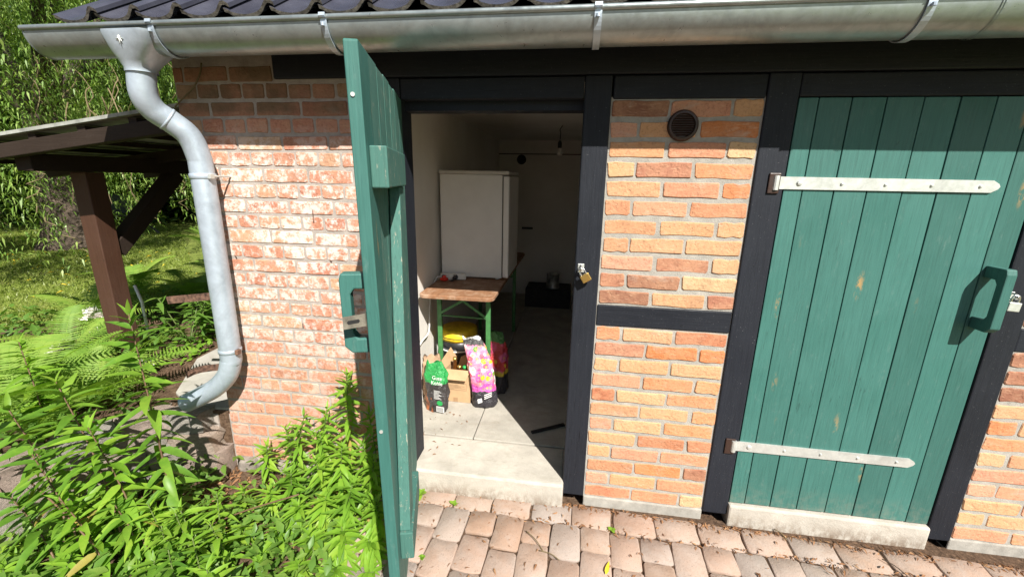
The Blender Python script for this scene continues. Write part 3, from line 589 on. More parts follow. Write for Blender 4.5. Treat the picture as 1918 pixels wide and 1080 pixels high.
MB().prism([(.43, .660), (.54, .660), (.835, -.573), (.715, -.573)], lambda a, b, d: LF(a, d, b), .0385, .078).build('brace', 'green_paint_worn', leaf, bevel=.004)
MB().prism(handle_poly(.092, .265), lambda a, b, d: LF(d, -a, .135+b), .785, .828).build('handle', 'green_paint', leaf, bevel=.005)
hs = MB(); hs.prism([(.015, 0), (.028, -.006), (.115, -.006), (.115, .04), (.028, .04), (.015, .034)], lambda a, b, d: LF(.86+.05*(.115-a)/.1*.0, -a, .243+b - (a-.02)*.10), 0, .003)
hs.v = [tuple(Vector(v)) for v in hs.v]
hs2 = MB()
def HF(a, b, d): return LF(.872+d, -a, .262+b-(a-.01)*.16)
hs2.prism([(.0, -.018), (.078, -.018), (.078, .022), (.0, .022)], HF, 0, .003); hs2.prism([(.030, -.004), (.062, -.004), (.066, .002), (.062, .008), (.030, .008), (.026, .002)], HF, -.0005, .0036, 1); hs2.tube([HF(.004, -.02, .0), HF(.004, .026, .0)], .007, 10)
hs2.build('hasp', ['weathered_steel', 'rubber'], leaf)
for s_, z in ((.903, .905), (.903, -.11)): MB().tube([LF(.9035, .015, z), LF(.9065, .015, z)], .006, 10).build('screw', 'galvanised', leaf)
for z in (.72, -.63):
    MB().prism([(.0, z-.025), (.5, z-.02), (.5, z+.02), (.0, z+.025)], lambda a, b, d: LF(a, d, b), -.006, -.0005).build('strap_hinge', 'galvanised', leaf)

# hasp staples and padlocks
st = Vector((-.094, Y0, .284)); MB().box(-.108, -.078, Y0-.006, Y0-.0005, .270, .312).build('staple_plate', 'galvanised', shed, bevel=.002)
MB().tube(bez([(-.093, Y0-.004, .306), (-.093, Y0-.035, .302), (-.093, Y0-.037, .286), (-.093, Y0-.004, .280)], 5), .0042, 8).build('staple', 'chrome', shed, smooth=True)
def padlock(name, label, mat, c, tilt, scale=1.0):
    t = thing(name, label, 'padlock', c); M3 = Euler((0, tilt, 0)).to_matrix(); c = Vector(c)
    F = lambda v: c + M3 @ (v*scale)
    MB().box(-.019, .019, -.008, .008, -.050, -.018).map(F).build('lock_body', mat, t, bevel=.003)
    MB().tube(bez([(-.011, 0, -.022), (-.011, 0, -.004), (-.006, 0, .006), (.006, 0, .006), (.011, 0, -.004), (.011, 0, -.022)], 5), .003, 8).map(F).build('shackle', 'chrome', t, smooth=True)
    return t
padlock('padlock', 'brass padlock hanging crooked from the staple on the black door post', 'brass', (-.0895, Y0-.034, .284), R(-32), 1.15)
MB().box(1.690, 1.712, Y0-.006, Y0-.0005, .236, .275).build('staple_plate', 'galvanised', shed, bevel=.002)
MB().tube(bez([(1.700, Y0-.004, .270), (1.700, Y0-.030, .266), (1.700, Y0-.032, .252), (1.700, Y0-.004, .246)], 5), .004, 8).build('staple', 'chrome', shed, smooth=True)
padlock('padlock', 'silver padlock beside the handle of the closed green door', 'galvanised', (1.700, Y0-.029, .257), R(4), 1.2)

# ------------------------------------------------------------------ inside the doorway
TT = -.064; ty0, ty1, tx_0, tx_1 = .60, 2.45, -1.150, -.632
tb = thing('beer_table', 'narrow brown wooden folding table with green steel legs under the fridge', 'table', (-.90, 1.5, FZ))
cr = .05; pl = []
for (cx, cy, a0) in ((tx_1-cr, ty0+cr, -90), (tx_1-cr, ty1-cr, 0), (tx_0+cr, ty1-cr, 90), (tx_0+cr, ty0+cr, 180)):
    pl += [(cx+cr*math.cos(R(a0+a)), cy+cr*math.sin(R(a0+a))) for a in (0, 22, 45, 68, 90)]
MB().prism(pl, lambda a, b, d: (a, b, d), TT-.028, TT).build('tabletop', 'table_wood', tb, bevel=.006)
for yy in (.86, 2.25):
    for xx in (-1.082, -.716): MB().box(xx-.017, xx+.017, yy-.012, yy+.012, FZ+.001, TT-.028).build('leg', 'steel_green', tb, bevel=.003)
    MB().bar((-1.066, yy-.014, TT-.20), (-.79, yy-.014, TT-.03), .006, .018).build('cross_brace', 'steel_green', tb); MB().bar((-.732, yy-.022, TT-.215), (-1.00, yy-.022, TT-.03), .006, .018).build('cross_brace', 'steel_green', tb)
    MB().tube([(-1.07, yy, TT-.225), (-.73, yy, TT-.232)], .006, 8).build('cross_bar', 'steel_green', tb)
fr = thing('fridge', 'small white refrigerator standing on the brown table against the wall', 'refrigerator', (-.90, 1.40, TT))
fx0, fx1, fy0, fy1, fz0, fz1 = -1.145, -.668, 1.13, 1.66, TT+.012, .752
MB().box(fx0, fx1, fy0, fy1, fz0, fz1-.028).build('cabinet', 'fridge_white', fr, bevel=.006)
MB().box(fx1+.006, fx1+.052, fy0, fy1, fz0+.005, fz1-.036).build('fridge_door', 'fridge_white', fr, bevel=.010, seg=3)
MB().box(fx1-.02, fx1+.006, fy0+.008, fy1-.008, fz0+.01, fz1-.04).build('door_seal', 'rubber', fr)
MB().box(fx0-.008, fx1+.050, fy0-.008, fy1+.004, fz1-.027, fz1).build('worktop', 'fridge_top', fr, bevel=.008, seg=3)
for xx, yy in ((-.705, fy0+.03), (-1.11, fy0+.03), (-.705, fy1-.03), (-1.11, fy1-.03)): MB().lathe((xx, yy, TT+.0005), [(.016, 0), (.018, .005), (.012, .012)], 12).build('foot', 'plastic_white', fr)
ps = thing('power_strip', 'white socket strip with a red plug lying on the brown tabletop', 'power strip', (-1.04, 1.05, TT))
pd = Vector((.985, .17, 0)); ps0 = Vector((-1.128, 1.045, TT+.026))
MB().bar(ps0, ps0+pd*.195, .038, .046).build('strip_body', 'plastic_white', ps, bevel=.006)
for k in (0, 1, 2):
    c = ps0+pd*(.068+k*.046)+Vector((.02*.17, -.0195, 0)); m = MB(); m.loft([[c+Vector((math.cos(a)*r_, d, math.sin(a)*r_)) for a in [2*math.pi*q/16 for q in range(16)]] for r_, d in ((.0215, .002), (.0215, -.002), (.0175, -.002), (.0165, .0025))], True, True); m.build('socket', 'plastic_white' if k != 1 else 'plastic_black', ps)
    if k == 1: MB().tube(bez([c+Vector((0, -.002, 0)), c+Vector((0, -.03, -.004)), c+Vector((-.015, -.045, -.022)), c+Vector((-.10, -.03, -.044)), c+Vector((-.16, .02, -.046))], 6), [.015]*7+[.005]*18, 10).build('plug', 'plastic_black', ps, smooth=True)
MB().box(-1.112, -1.090, 1.018, 1.030, TT+.010, TT+.044).build('switch', 'plastic_black', ps, bevel=.002); m = MB(); m.bar((-1.112, 1.005, TT+.016), (-1.058, .985, TT+.020), .030, .022); m.bar((-1.092, 1.008, TT+.03), (-1.076, .988, TT+.038), .026, .024); m.build('red_plug', 'plastic_red', ps, bevel=.004)
cb = MB().tube(bez([(-1.128, 1.045, TT+.024), (-1.150, 1.02, TT+.018), (-1.168, .96, TT-.04), (-1.168, .88, -.25), (-1.150, .80, -.40), (-1.158, .68, -.43), (-1.166, .52, -.48), (-1.168, .36, -.53)], 8), .0055, 8).build('power_cable', 'plastic_white', None, smooth=True); tag(cb, 'white power cable running down the white wall beside the table', 'cable')
cb = MB().tube(bez([(-1.168, .32, -.56), (-1.162, .45, -.545), (-1.163, .58, -.54), (-1.168, .66, -.525)], 8), .004, 8).build('power_cable', 'plastic_black', None, smooth=True); tag(cb, 'thin dark cable stub against the sunlit white wall', 'cable')
# buckets under the table
BKX, BKY = at(860, 620, 1.07).x, 1.07
bk = thing('bucket', 'dark grey plastic bucket on the floor under the table', 'bucket', (BKX, BKY, FZ))
m = MB(); m.lathe((BKX, BKY, FZ+.001), [(.115, 0), (.145, .30), (.152, .30), (.152, .315), (.142, .315), (.112, .006)], 32); m.build('bucket_body', 'bucket_grey', bk, smooth=True); MB().lathe((BKX, BKY, FZ+.29), [(.147, 0), (.156, .004), (.156, .012), (.148, .016)], 32, cap=False).build('rim', 'label_white', bk)
by = thing('bucket', 'black bucket with yellow band stacked inside the grey bucket', 'bucket', (BKX, BKY, FZ+.22))
m = MB(); m.lathe((BKX, BKY, FZ+.23), [(.10, 0), (.136, .07), (.138, .145)], 32); m.build('bucket_body', 'plastic_black', by, smooth=True); MB().lathe((BKX, BKY, FZ+.365), [(.139, 0), (.147, .018), (.148, .022), (.143, .085), (.118, .092), (.02, .094)], 32).build('lid', 'bucket_yellow', by, smooth=True); MB().lathe((BKX, BKY, FZ+.396), [(.148, 0), (.150, .003), (.148, .006)], 32, cap=False).build('lid_groove', 'rubber', by)
# cardboard box with bottles
bx = thing('cardboard_box', 'open brown cardboard box holding bottles on the threshold floor', 'box', (-.90, .79, FZ))
yaw = R(6); B0 = Vector((-1.005, .705, FZ+.002))
def BFm(v): return B0 + Vector((v[0]*math.cos(yaw)+v[1]*math.sin(yaw)*1.0, -v[0]*math.sin(yaw)*-0.0+v[1]*math.cos(yaw)-v[0]*math.sin(yaw)*.25, v[2]))
bw, bd_, bh, tk = .190, .24, .255, .004
for nm, a in (('box_front', (0, bw, 0, tk, 0, bh)), ('box_back', (0, bw, bd_-tk, bd_, 0, bh)), ('box_side', (0, tk, tk, bd_-tk, 0, bh)), ('box_side', (bw-tk, bw, tk, bd_-tk, 0, bh)), ('box_bottom', (tk, bw-tk, tk, bd_-tk, 0, .004))):
    MB().box(*a).map(BFm).build(nm, 'cardboard', bx)
def flap(pts, mat='cardboard'): 
    V = [BFm(Vector(p)) for p in pts]; nn = (V[1]-V[0]).cross(V[2]-V[0]).normalized()*.004
    MB().add(V+[v+nn for v in V], [(0, 1, 2, 3), (7, 6, 5, 4), (0, 4, 5, 1), (1, 5, 6, 2), (2, 6, 7, 3), (3, 7, 4, 0)]).build('box_flap', mat, bx)
flap([(0, -.002, bh), (bw, -.002, bh), (bw-.018, -.040, bh-.062), (.0, -.040, bh-.062)]); flap([(-.002, .01, bh), (-.002, bd_-.01, bh), (-.035, bd_-.04, bh+.085), (-.03, .012, bh+.055)]); flap([(bw+.002, .02, bh), (bw+.002, bd_-.01, bh), (bw+.055, bd_-.03, bh-.09), (bw+.05, .03, bh-.08)])
flap([(.01, bd_, bh), (bw-.01, bd_, bh), (bw-.02, bd_+.05, bh+.03), (.02, bd_+.05, bh+.03)])
m = MB()
for r0, r1, z in ((.016, .162, .148), (.016, .162, .095), (.016, .1, .134), (.016, .15, .126), (.016, .12, .118), (.016, .155, .110), (.02, .07, .102)): m.box(r0, r1, -.0014, -.0004, z, z+.0022)
for x in (.016, .160): m.box(x, x+.002, -.0014, -.0004, .095, .150)
m.map(BFm).build('printed_form', 'print_ink', bx); MB().box(.062, .096, -.0012, -.0003, .0, .034).map(BFm).build('tape', 'cardboard_dark', bx)
def bottle(lab, x, y, h, mat, cap, r_=.033):
    p = BFm(Vector((x, y, .006))); t = thing('bottle', lab, 'bottle', p); MB().lathe(p, [(.002, 0), (r_*.96, .001), (r_, .01), (r_, h*.5), (r_*.82, h*.6), (.0145, h*.82), (.0125, h*.93), (.014, h*.95), (.014, h)], 20).build('glass', mat, t, smooth=True)
    MB().lathe(p, [(.0152, h*.955), (.0165, h*.96), (.0155, h+.006), (.003, h+.008)], 16).build('cap', cap, t, smooth=True)
bottle('brown glass bottle with gold cap, tallest in the cardboard box', .052, .065, .31, 'bottle_brown', 'brass', .036); bottle('small brown bottle with gold cap in the middle of the box', .092, .05, .255, 'bottle_brown', 'brass', .018); bottle('bottle with teal cap at the right of the cardboard box', .135, .045, .258, 'bottle_brown', 'label_green', .028); bottle('brown bottle at the back of the cardboard box beside the pink bag', .13, .14, .30, 'bottle_brown', 'bottle_brown', .034)
# bags
def bag(name, lab, c, w_, d_, h, mat, seed, lean=(0, 0), pinch=.35, yaw=0.0, top=True):
    t = thing(name, lab, 'bag', c); rn = random.Random(seed); rings = []; N = 48; Z = 30; from mathutils import noise as mn
    ph = [rn.uniform(0, 6.28) for _ in range(6)]
    for i in range(Z+1):
        f = i/Z; z = h*f; k = min(1, f/.08)**.5*.12+.88
        kx = k*(1-.06*math.sin(f*3.1+ph[0])); ky = k*(1-max(0, (f-.6)/.4)**1.3*(1-pinch*.3)) if top else k*(1-.15*f)
        kx *= 1-max(0, (f-.75)/.25)*pinch*.6
        ring_ = []
        for q in range(N):
            a = 2*math.pi*q/N; c_, s_ = math.cos(a), math.sin(a); e = (abs(c_)**3.2+abs(s_)**3.2)**(-1/3.2)
            cr_ = 1+.06*math.sin(4*a+ph[1]+f*8)*math.sin(f*11+ph[2])+.045*math.sin(7*a+ph[3]-f*13)+.16*mn.noise(Vector((c_*1.6+seed, s_*1.6, f*5)))+.10*mn.noise(Vector((c_*4+seed, s_*4, f*13)))+rn.uniform(-.008, .008)-.10*math.exp(-((f-.30)/.05)**2)*(1 if lean[0] < -.1 else 0)
            x = w_/2*c_*e*kx*cr_; y = d_/2*s_*e*ky*cr_; zz = z+(.02*math.sin(3*a+ph[4]) if f > .9 else 0)
            ring_.append((x*math.cos(yaw)-y*math.sin(yaw)+lean[0]*f*f, x*math.sin(yaw)+y*math.cos(yaw)+lean[1]*f*f, zz))
        rings.append(ring_)
    m = MB().loft([[(x+c[0], y+c[1], z+c[2]) for x, y, z in r_] for r_ in rings], True, True); m.build('bag_film', mat, t, smooth=True); return t
CBP = (-1.02, .575, FZ+.001)
cbag = bag('charcoal_bag', 'dark charcoal bag with green top and white lettering in front of the box', CBP, .155, .085, .345, 'charcoal_film', 3, (-.02, .03), .5, R(-8))
FQ = lambda y0: (lambda a, b: Vector((CBP[0]+a, CBP[1]+y0-.16*a+max(0, b-.2)*.25, FZ+b)))
m = MB(); fq = FQ(-.047)
for k in range(9):
    x = .008+k*.0056; m.add([fq(x, .018), fq(x+.003, .018), fq(x+.003, .052), fq(x, .052)], [(0, 1, 2, 3)])
fq2 = FQ(-.0462); MB().add([fq2(.004, .014), fq2(.062, .014), fq2(.062, .056), fq2(.004, .056)], [(0, 1, 2, 3)]).build('barcode_label', 'label_white', cbag); m.build('barcode', 'bucket_grey', cbag)
MB().add([fq2(.03+.022*math.cos(a), .082+.019*math.sin(a)) for a in [2*math.pi*q/14 for q in range(14)]], [tuple(range(14))]).build('green_badge', 'label_green', cbag)
for i, (tx, sz, z) in enumerate((('Gute', .036, .262), ('Kohle', .036, .228))): text_mesh(tx, sz, lambda a, b, z=z: FQ(-.050)(a+.01, b+z), 'lettering', 'label_white', cbag)
m = MB()
for k in range(8): zz = .112+k*.0085; fqq = FQ(-.048); m.add([fqq(-.012, zz), fqq(.045-.01*(k % 3), zz), fqq(.045-.01*(k % 3), zz+.0035), fqq(-.012, zz+.0035)], [(0, 1, 2, 3)])
m.build('small_print', 'label_white', cbag)
m = MB(); fqq = FQ(-.040); m.add([fqq(-.078, .0)+Vector((-.004, .02, 0)), fqq(-.018, .002)+Vector((0, -.009, 0)), fqq(-.03, .11)+Vector((0, -.006, 0)), fqq(-.078, .13)+Vector((-.004, .02, 0))], [(0, 1, 2, 3)]); m.build('flame_print', 'flame_film', cbag)
bag('paper_bag', 'crumpled brown paper bag behind the charcoal bag at the wall', (-1.10, .70, FZ+.001), .12, .09, .34, 'paper_brown', 9, (-.01, .02), .3, R(20))
b1 = bag('compost_bag', 'pink flowered compost bag slumped in front of the green table leg', (-.705, .70, FZ+.001), .165, .11, .47, 'flower_film', 5, (-.12, .10), .25, R(12))
m = MB(); c = Vector((-.742, .630, FZ+.045)); m.add([c, c+Vector((.03, .004, .010)), c+Vector((.026, .004, .042)), c+Vector((-.004, 0, .032))], [(0, 1, 2, 3)]); m.build('barcode_label', 'label_white', b1)
m = MB(); c = Vector((-.697, .630, FZ+.085))
for k in range(3): m.bar(c+Vector((0, 0, k*.014)), c+Vector((.052, .012, k*.014+.022)), .001, .006)
m.build('small_print', 'label_white', b1)
bag('compost_bag', 'red flowered compost bag in the shade behind the table leg', (-.650, .93, FZ+.001), .15, .12, .46, 'flower_film_dark', 8, (-.03, .03), .5, R(-15))
# dark things at the back, bulb, vent, bar
cr_ = thing('crate', 'black crate on the floor against the back wall', 'crate', (-.42, 3.4, FZ))
for a in ((-.70, -.12, 3.20, 3.22, FZ+.001, -.66), (-.70, -.12, 3.58, 3.60, FZ+.001, -.66), (-.70, -.68, 3.22, 3.58, FZ+.001, -.66), (-.14, -.12, 3.22, 3.58, FZ+.001, -.66)): MB().box(*a).build('crate_side', 'crate_black', cr_, bevel=.004)
MB().box(-.68, -.14, 3.22, 3.58, -.69, -.675).build('crate_lid', 'crate_black', cr_)
pc = thing('paint_can', 'grey metal paint can standing on the black crate', 'can', (-.36, 3.40, -.675)); MB().lathe((-.36, 3.40, -.674), [(.085, 0), (.088, .004), (.088, .008), (.085, .012), (.085, .17), (.088, .174), (.088, .182), (.08, .184)], 28).build('can_body', 'paint_tin', pc, smooth=True); MB().lathe((-.36, 3.40, -.489), [(.07, 0), (.072, .004), (.06, .006), (.012, .006), (.012, .02), (.002, .022)], 24).build('can_lid', 'galvanised', pc, smooth=True)
bp = at(1048, 285, 2.28); bl = thing('pendant_bulb', 'bare pear light bulb hanging on a wire from the ceiling', 'light bulb', (bp.x, bp.y, CZ-.004))
MB().tube(bez([(bp.x+.02, bp.y, CZ-.001), (bp.x-.004, bp.y, CZ-.04), (bp.x+.004, bp.y, CZ-.07), (bp.x, bp.y, bp.z+.11)], 6), .0035, 8).build('wire', 'rubber', bl); MB().lathe((bp.x, bp.y, bp.z+.035), [(.013, 0), (.019, .004), (.019, .05), (.012, .065), (.004, .075)], 16).build('lamp_holder', 'rubber', bl, smooth=True)
MB().lathe(bp, [(.001, -.034), (.018, -.030), (.029, -.016), (.030, -.002), (.024, .016), (.016, .030), (.0135, .042)], 20).build('bulb', 'bulb_glass', bl, smooth=True)
vb = at(977, 299, IY1-.004); MB().loft([[(vb.x+r_*math.cos(a), vb.y-d, vb.z+r_*math.sin(a)) for a in [2*math.pi*q/24 for q in range(24)]] for r_, d in ((.062, 0), (.062, .01), (.05, .012), (.048, .004))]).build('vent_cover', 'rubber', shed)
p = at(988, 427, IY1-.02); MB().box(p.x-.075, p.x+.075, p.y-.03, p.y+.02, p.z-.012, p.z+.012).build('shelf_bracket', 'rubber', shed)
fb = MB().bar((-.335, .40, FZ+.008), (-.128, .527, FZ+.010), .022, .012).build('iron_bar', 'rubber'); tag(fb, 'flat black bar lying on the shaded floor by the right jamb', 'metal bar')

# ------------------------------------------------------------------ lean-to on the left
lt = thing('lean_to', 'open lean-to roof on dark brown posts beside the downpipe', 'shelter', (-3.3, .45, TZ))
PX0, PX1, PYa = -3.42, -3.30, .40
PLT0, PLT1 = .690, .790
mb = MB().box(PX0, PX1, PYa, PYa+.12, TZ-.02, PLT0-.001).build('post', 'brown_timber', lt, bevel=.006)
MB().box(PX0, PX1, 3.3, 3.42, TZ-.02, PLT0-.001).build('post', 'brown_timber', lt, bevel=.006)
MB().box(PX0+.004, PX1-.004, .13, 4.2, PLT0, PLT1).build('eaves_beam', 'dark_timber', lt, bevel=.006)
MB().bar((-3.36, .52, .15), (-3.36, 1.10, PLT0-.002), .10, .10, (1, 0, 0)).build('brace', 'dark_timber', lt, bevel=.005); MB().bar((-3.36, 3.30, .15), (-3.36, 2.72, PLT0-.002), .10, .10, (1, 0, 0)).build('brace', 'dark_timber', lt, bevel=.005)
sl_ = .125
def rz(x): return .772 + (x+3.30)*sl_
for yy in (.092, .95, 1.75, 2.55, 3.35, 4.1): MB().bar((-4.35, yy, rz(-4.35)+.038), (XL-.005, yy, rz(XL)+.038), .06, .076, (0, 0, 1)).build('rafter', 'dark_timber', lt, bevel=.004)
for i in range(7):
    xx = -4.2+i*.335; MB().box(xx, xx+.05, .075, 4.25, rz(xx)+.077, rz(xx)+.107).build('batten', 'dark_timber', lt)
def rs(u, y): x = -4.42+u; return (x, y, rz(x)+.113)
m = MB(); xs = np.linspace(0, 2.28, 2); ys = np.arange(.05, 4.35, .045)
V = []; Fc = []
for th in (0, .018):
    for i, y in enumerate(ys):
        for u in xs: p = rs(u, y); V.append((p[0], p[1], p[2]+.0*math.sin(i*math.pi/2)+th))
n_ = len(ys)
for i in range(n_-1): Fc += [(2*i, 2*i+1, 2*i+3, 2*i+2), (2*n_+2*i, 2*n_+2*i+2, 2*n_+2*i+3, 2*n_+2*i+1)]
Fc += [(0, 2*n_, 2*n_+1, 1)] + [(2*i, 2*i+2, 2*n_+2*i+2, 2*n_+2*i) for i in range(n_-1)] + [(2*n_-2, 2*n_-1, 4*n_-1, 4*n_-2)]
MB().add(V, Fc).build('roof_sheet', 'roof_sheet', lt)

# ------------------------------------------------------------------ stone edge of the raised garden
def rock_mesh(seed, sx, sy, sz):
    import bmesh
    rn = random.Random(seed); bm = bmesh.new(); bmesh.ops.create_cube(bm, size=1); bmesh.ops.subdivide_edges(bm, edges=bm.edges[:], cuts=2, use_grid_fill=True)
    for v in bm.verts: v.co += Vector((rn.uniform(-.09, .09), rn.uniform(-.09, .09), rn.uniform(-.07, .07))); v.co *= 1-.16*(abs(v.co.x)+abs(v.co.y)+abs(v.co.z)-.9); v.co = Vector((v.co.x*sx, v.co.y*sy, v.co.z*sz))
    me = bpy.data.meshes.new('stone'); bm.to_mesh(me); bm.free(); me.polygons.foreach_set('use_smooth', [True]*len(me.polygons)); me.set_sharp_from_angle(angle=R(32)); me.materials.append(MT['stone_mix']); return me
sw = thing('stone_edging', 'low rubble stone edging holding up the raised garden', 'stone wall', (-2.45, -.15, GL-.02))
RM = [rock_mesh(i, 1, 1, 1) for i in range(7)]
cum = [Vector((x, y, 0)) for x, y in [(-2.12, .0)]+EDGE[1:5]+[(-3.05, -1.6)]]
def along(d):
    for a, b in zip(cum, cum[1:]):
        L = (b-a).length
        if d <= L: return a+(b-a)*d/L, (b-a).normalized()
        d -= L
    return cum[-1], (cum[-1]-cum[-2]).normalized()
for lay, (z, h) in enumerate(((-.99, .16), (-.855, .13), (-.735, .12))):
    d = .02+.05*lay
    while d < 1.9:
        L = random.uniform(.16, .30); p, t = along(d+L/2); o = bpy.data.objects.new('stone', random.choice(RM)); COL.objects.link(o); o.parent = sw
        nrm = Vector((-t.y, t.x, 0)); o.location = p + nrm*(.03-.015*lay+random.uniform(-.012, .012))*(1 if nrm.x > 0 else -1) + Vector((0, 0, z)) - wl(sw); o.scale = (L*1.02, .19, h*1.03); o.rotation_euler = (random.uniform(-.08, .08), random.uniform(-.06, .06), math.atan2(t.y, t.x)+random.uniform(-.1, .1)); d += L*.96
mo = MB(); prev = None
for k in range(14): p, t = along(k*.145); mo.box(p.x-.10, p.x+.06, p.y-.0, p.y+.13, GL-.03, TZ-.03)
mo.build('mortar_core', 'mortar_old', sw)

# ------------------------------------------------------------------ plants
def leaf_geo(L, W, seg=5, fold=.35, droop=.25, tipw=.62, teeth=0):
    V = []; F = []
    for i in range(seg+1):
        t = i/seg; wd = W*math.sin(math.pi*min(1, (t*.94+.06)**tipw))**.9*.5 if 0 < i < seg else (W*.10 if i == 0 else 0.0005)
        if teeth and 0 < i < seg: wd *= 1+teeth*(1 if i % 2 else -1)
        y = L*t*(1-.10*droop*t); z = -L*droop*t*t; V += [(-wd, y, z+wd*fold), (0, y, z), (wd, y, z+wd*fold)]
    for i in range(seg): a = i*3; F += [(a, a+1, a+4, a+3), (a+1, a+2, a+5, a+4)]
    return np.array(V), np.array(F)
def frame(d, up=Vector((0, 0, 1)), roll=0.0):
    d = d.normalized(); x = d.cross(up)
    if x.length < 1e-3: x = Vector((1, 0, 0))
    x.normalize(); z = x.cross(d); q = Matrix.Rotation(roll, 3, d); x = q@x; z = q@z
    return Matrix(((x.x, d.x, z.x), (x.y, d.y, z.y), (x.z, d.z, z.z)))
class LeafCloud:
    def __init__(s): s.V = []; s.F = []; s.n = 0
    def add(s, geo, M3, loc, sc):
        V, F = geo; A = np.array(M3)*sc; s.V.append(V@A.T+np.array(loc)); s.F.append(F+s.n); s.n += len(V)
    def build(s, name, mat, parent=None, smooth=True):
        off = np.array(wl(parent)); o = link(name, mesh_np(name, np.concatenate(s.V)-off, np.concatenate(s.F), smooth), mat, parent); return o
GG = [leaf_geo(1, w_, 6, f_, d_) for w_, f_, d_ in ((.25, .35, .18), (.23, .3, .30), (.27, .4, .36), (.24, .3, .10), (.21, .45, .24))]
def geo_mesh(geo, name, mat):
    me = mesh_np(name, geo[0], geo[1], True); me.materials.append(MT[mat]); return me
GM = {m: [geo_mesh(g_, 'leaf', m) for g_ in GG] for m in ('goldenrod_leaf', 'goldenrod_light', 'leaf_yellow')}
def goldenrod(base, top, n, L, mat, label, group, hero, seed, bend=(0, 0), smat='stem_green'):
    rn = random.Random(seed); base = Vector(base); top = Vector(top); t = thing('goldenrod', label, 'plant', base, group)
    mid = (base+top)/2 + Vector((bend[0], bend[1], 0)); path_ = bez([base-Vector((0, 0, .02)), mid, top], 8); N = len(path_)
    MB().tube(path_, [.0048*(1-.6*i/N)*(L/.12)**.5 for i in range(N)], 6).build('stem', smat, t, smooth=True)
    lc = LeafCloud(); ang = rn.uniform(0, 6.28); H = (top-base).length
    for i in range(n):
        f = .10+.90*(i/(n-1))**.74; k = f*(N-1); a = int(min(k, N-2)); p = path_[a].lerp(path_[a+1], k-a); ax = (path_[a+1]-path_[a]).normalized(); ang += 2.4+rn.uniform(-.35, .35)
        side = Vector((math.cos(ang), math.sin(ang), 0)); side = (side-ax*side.dot(ax)).normalized()
        el = R(-52+78*f+(34*max(0, (f-.90)/.10)) + rn.uniform(-18, 18)); d = side*math.cos(el)+ax*math.sin(el)
        ll = L*(.70+.36*math.sin(math.pi*min(1, f*.75+.12)))*(1-.45*max(0, (f-.92)/.08))*rn.uniform(.82, 1.12)
        M3 = frame(d, roll=rn.uniform(-.45, .45)); gi = rn.randrange(5)
        if hero:
            o = bpy.data.objects.new('leaf', (GM['leaf_yellow'] if f < .45 and rn.random() < .09 else GM[mat])[gi]); COL.objects.link(o); o.parent = t; m4 = (M3*ll).to_4x4(); m4.translation = p-base; o.matrix_local = m4
        else: lc.add(GG[gi], M3, p, ll)
    if not hero: lc.build('foliage', mat, t)
    return t
def gz(x, y):
    e = -2.14
    for (xa, ya), (xb, yb) in zip(EDGE, EDGE[1:]):
        if yb <= y <= ya: e = xa+(xb-xa)*(ya-y)/(ya-yb)
    return TZ if (x < e or y > 0) else GL-.03
def gr_px(px, py, y, n, L, mat, label, group, hero, seed, off=(0, 0), bend=(0, 0), smat='stem_green'):
    tp = at(px, py, y); b = Vector((tp.x+off[0], tp.y+off[1], 0)); b.z = gz(b.x, b.y)
    return goldenrod(b, tp, n, L, mat, label, group, hero, seed, bend, smat)
gr_px(241, 588, -.46, 70, .165, 'goldenrod_leaf', 'tallest upright goldenrod stem in front of the downpipe outlet', 'goldenrods in the left bed', True, 1, (.14, -.10), (.03, -.02), 'stem_red')
LB = 'leafy goldenrod in the left bed'
LBS = ['tallest at the frame edge', 'second tallest, beside the tall upright stem', 'arching out of the frame', 'arching over the stones', 'low and arching, at the frame edge', 'short, below the downpipe outlet', 'at the front, leaning left', 'lowest at the frame edge', 'at the front, in the middle', 'at the front, nearest the bright clump']
for i, (px, py, y, n, L, off, be) in enumerate(((35, 640, -.30, 34, .12, (.30, -.22), (-.03, .05)), (105, 715, -.58, 34, .135, (.42, -.18), (-.05, .06)), (12, 760, -.62, 30, .13, (.40, -.15), (-.05, .06)), (165, 800, -.62, 28, .125, (.32, -.10), (-.04, .04)), (60, 850, -.72, 28, .12, (.30, -.1), (-.04, .04)), (325, 905, -.45, 22, .085, (.02, -.1), (.02, 0)), (110, 930, -.78, 24, .11, (.25, -.05), (-.03, .03)), (20, 930, -.80, 24, .12, (.25, -.05), (-.03, .03)), (215, 945, -.70, 22, .10, (.1, -.05), (0, .03)), (300, 960, -.62, 22, .095, (.04, -.05), (0, 0)))):
    gr_px(px, py, y, int(n*1.55), L*1.28, 'goldenrod_leaf' if i % 3 else 'goldenrod_light', LB+', '+LBS[i], 'goldenrods in the left bed', i < 7, 20+i, off, be, 'stem_red')
RB = 'bright green goldenrod stem in the clump between wall and open door'
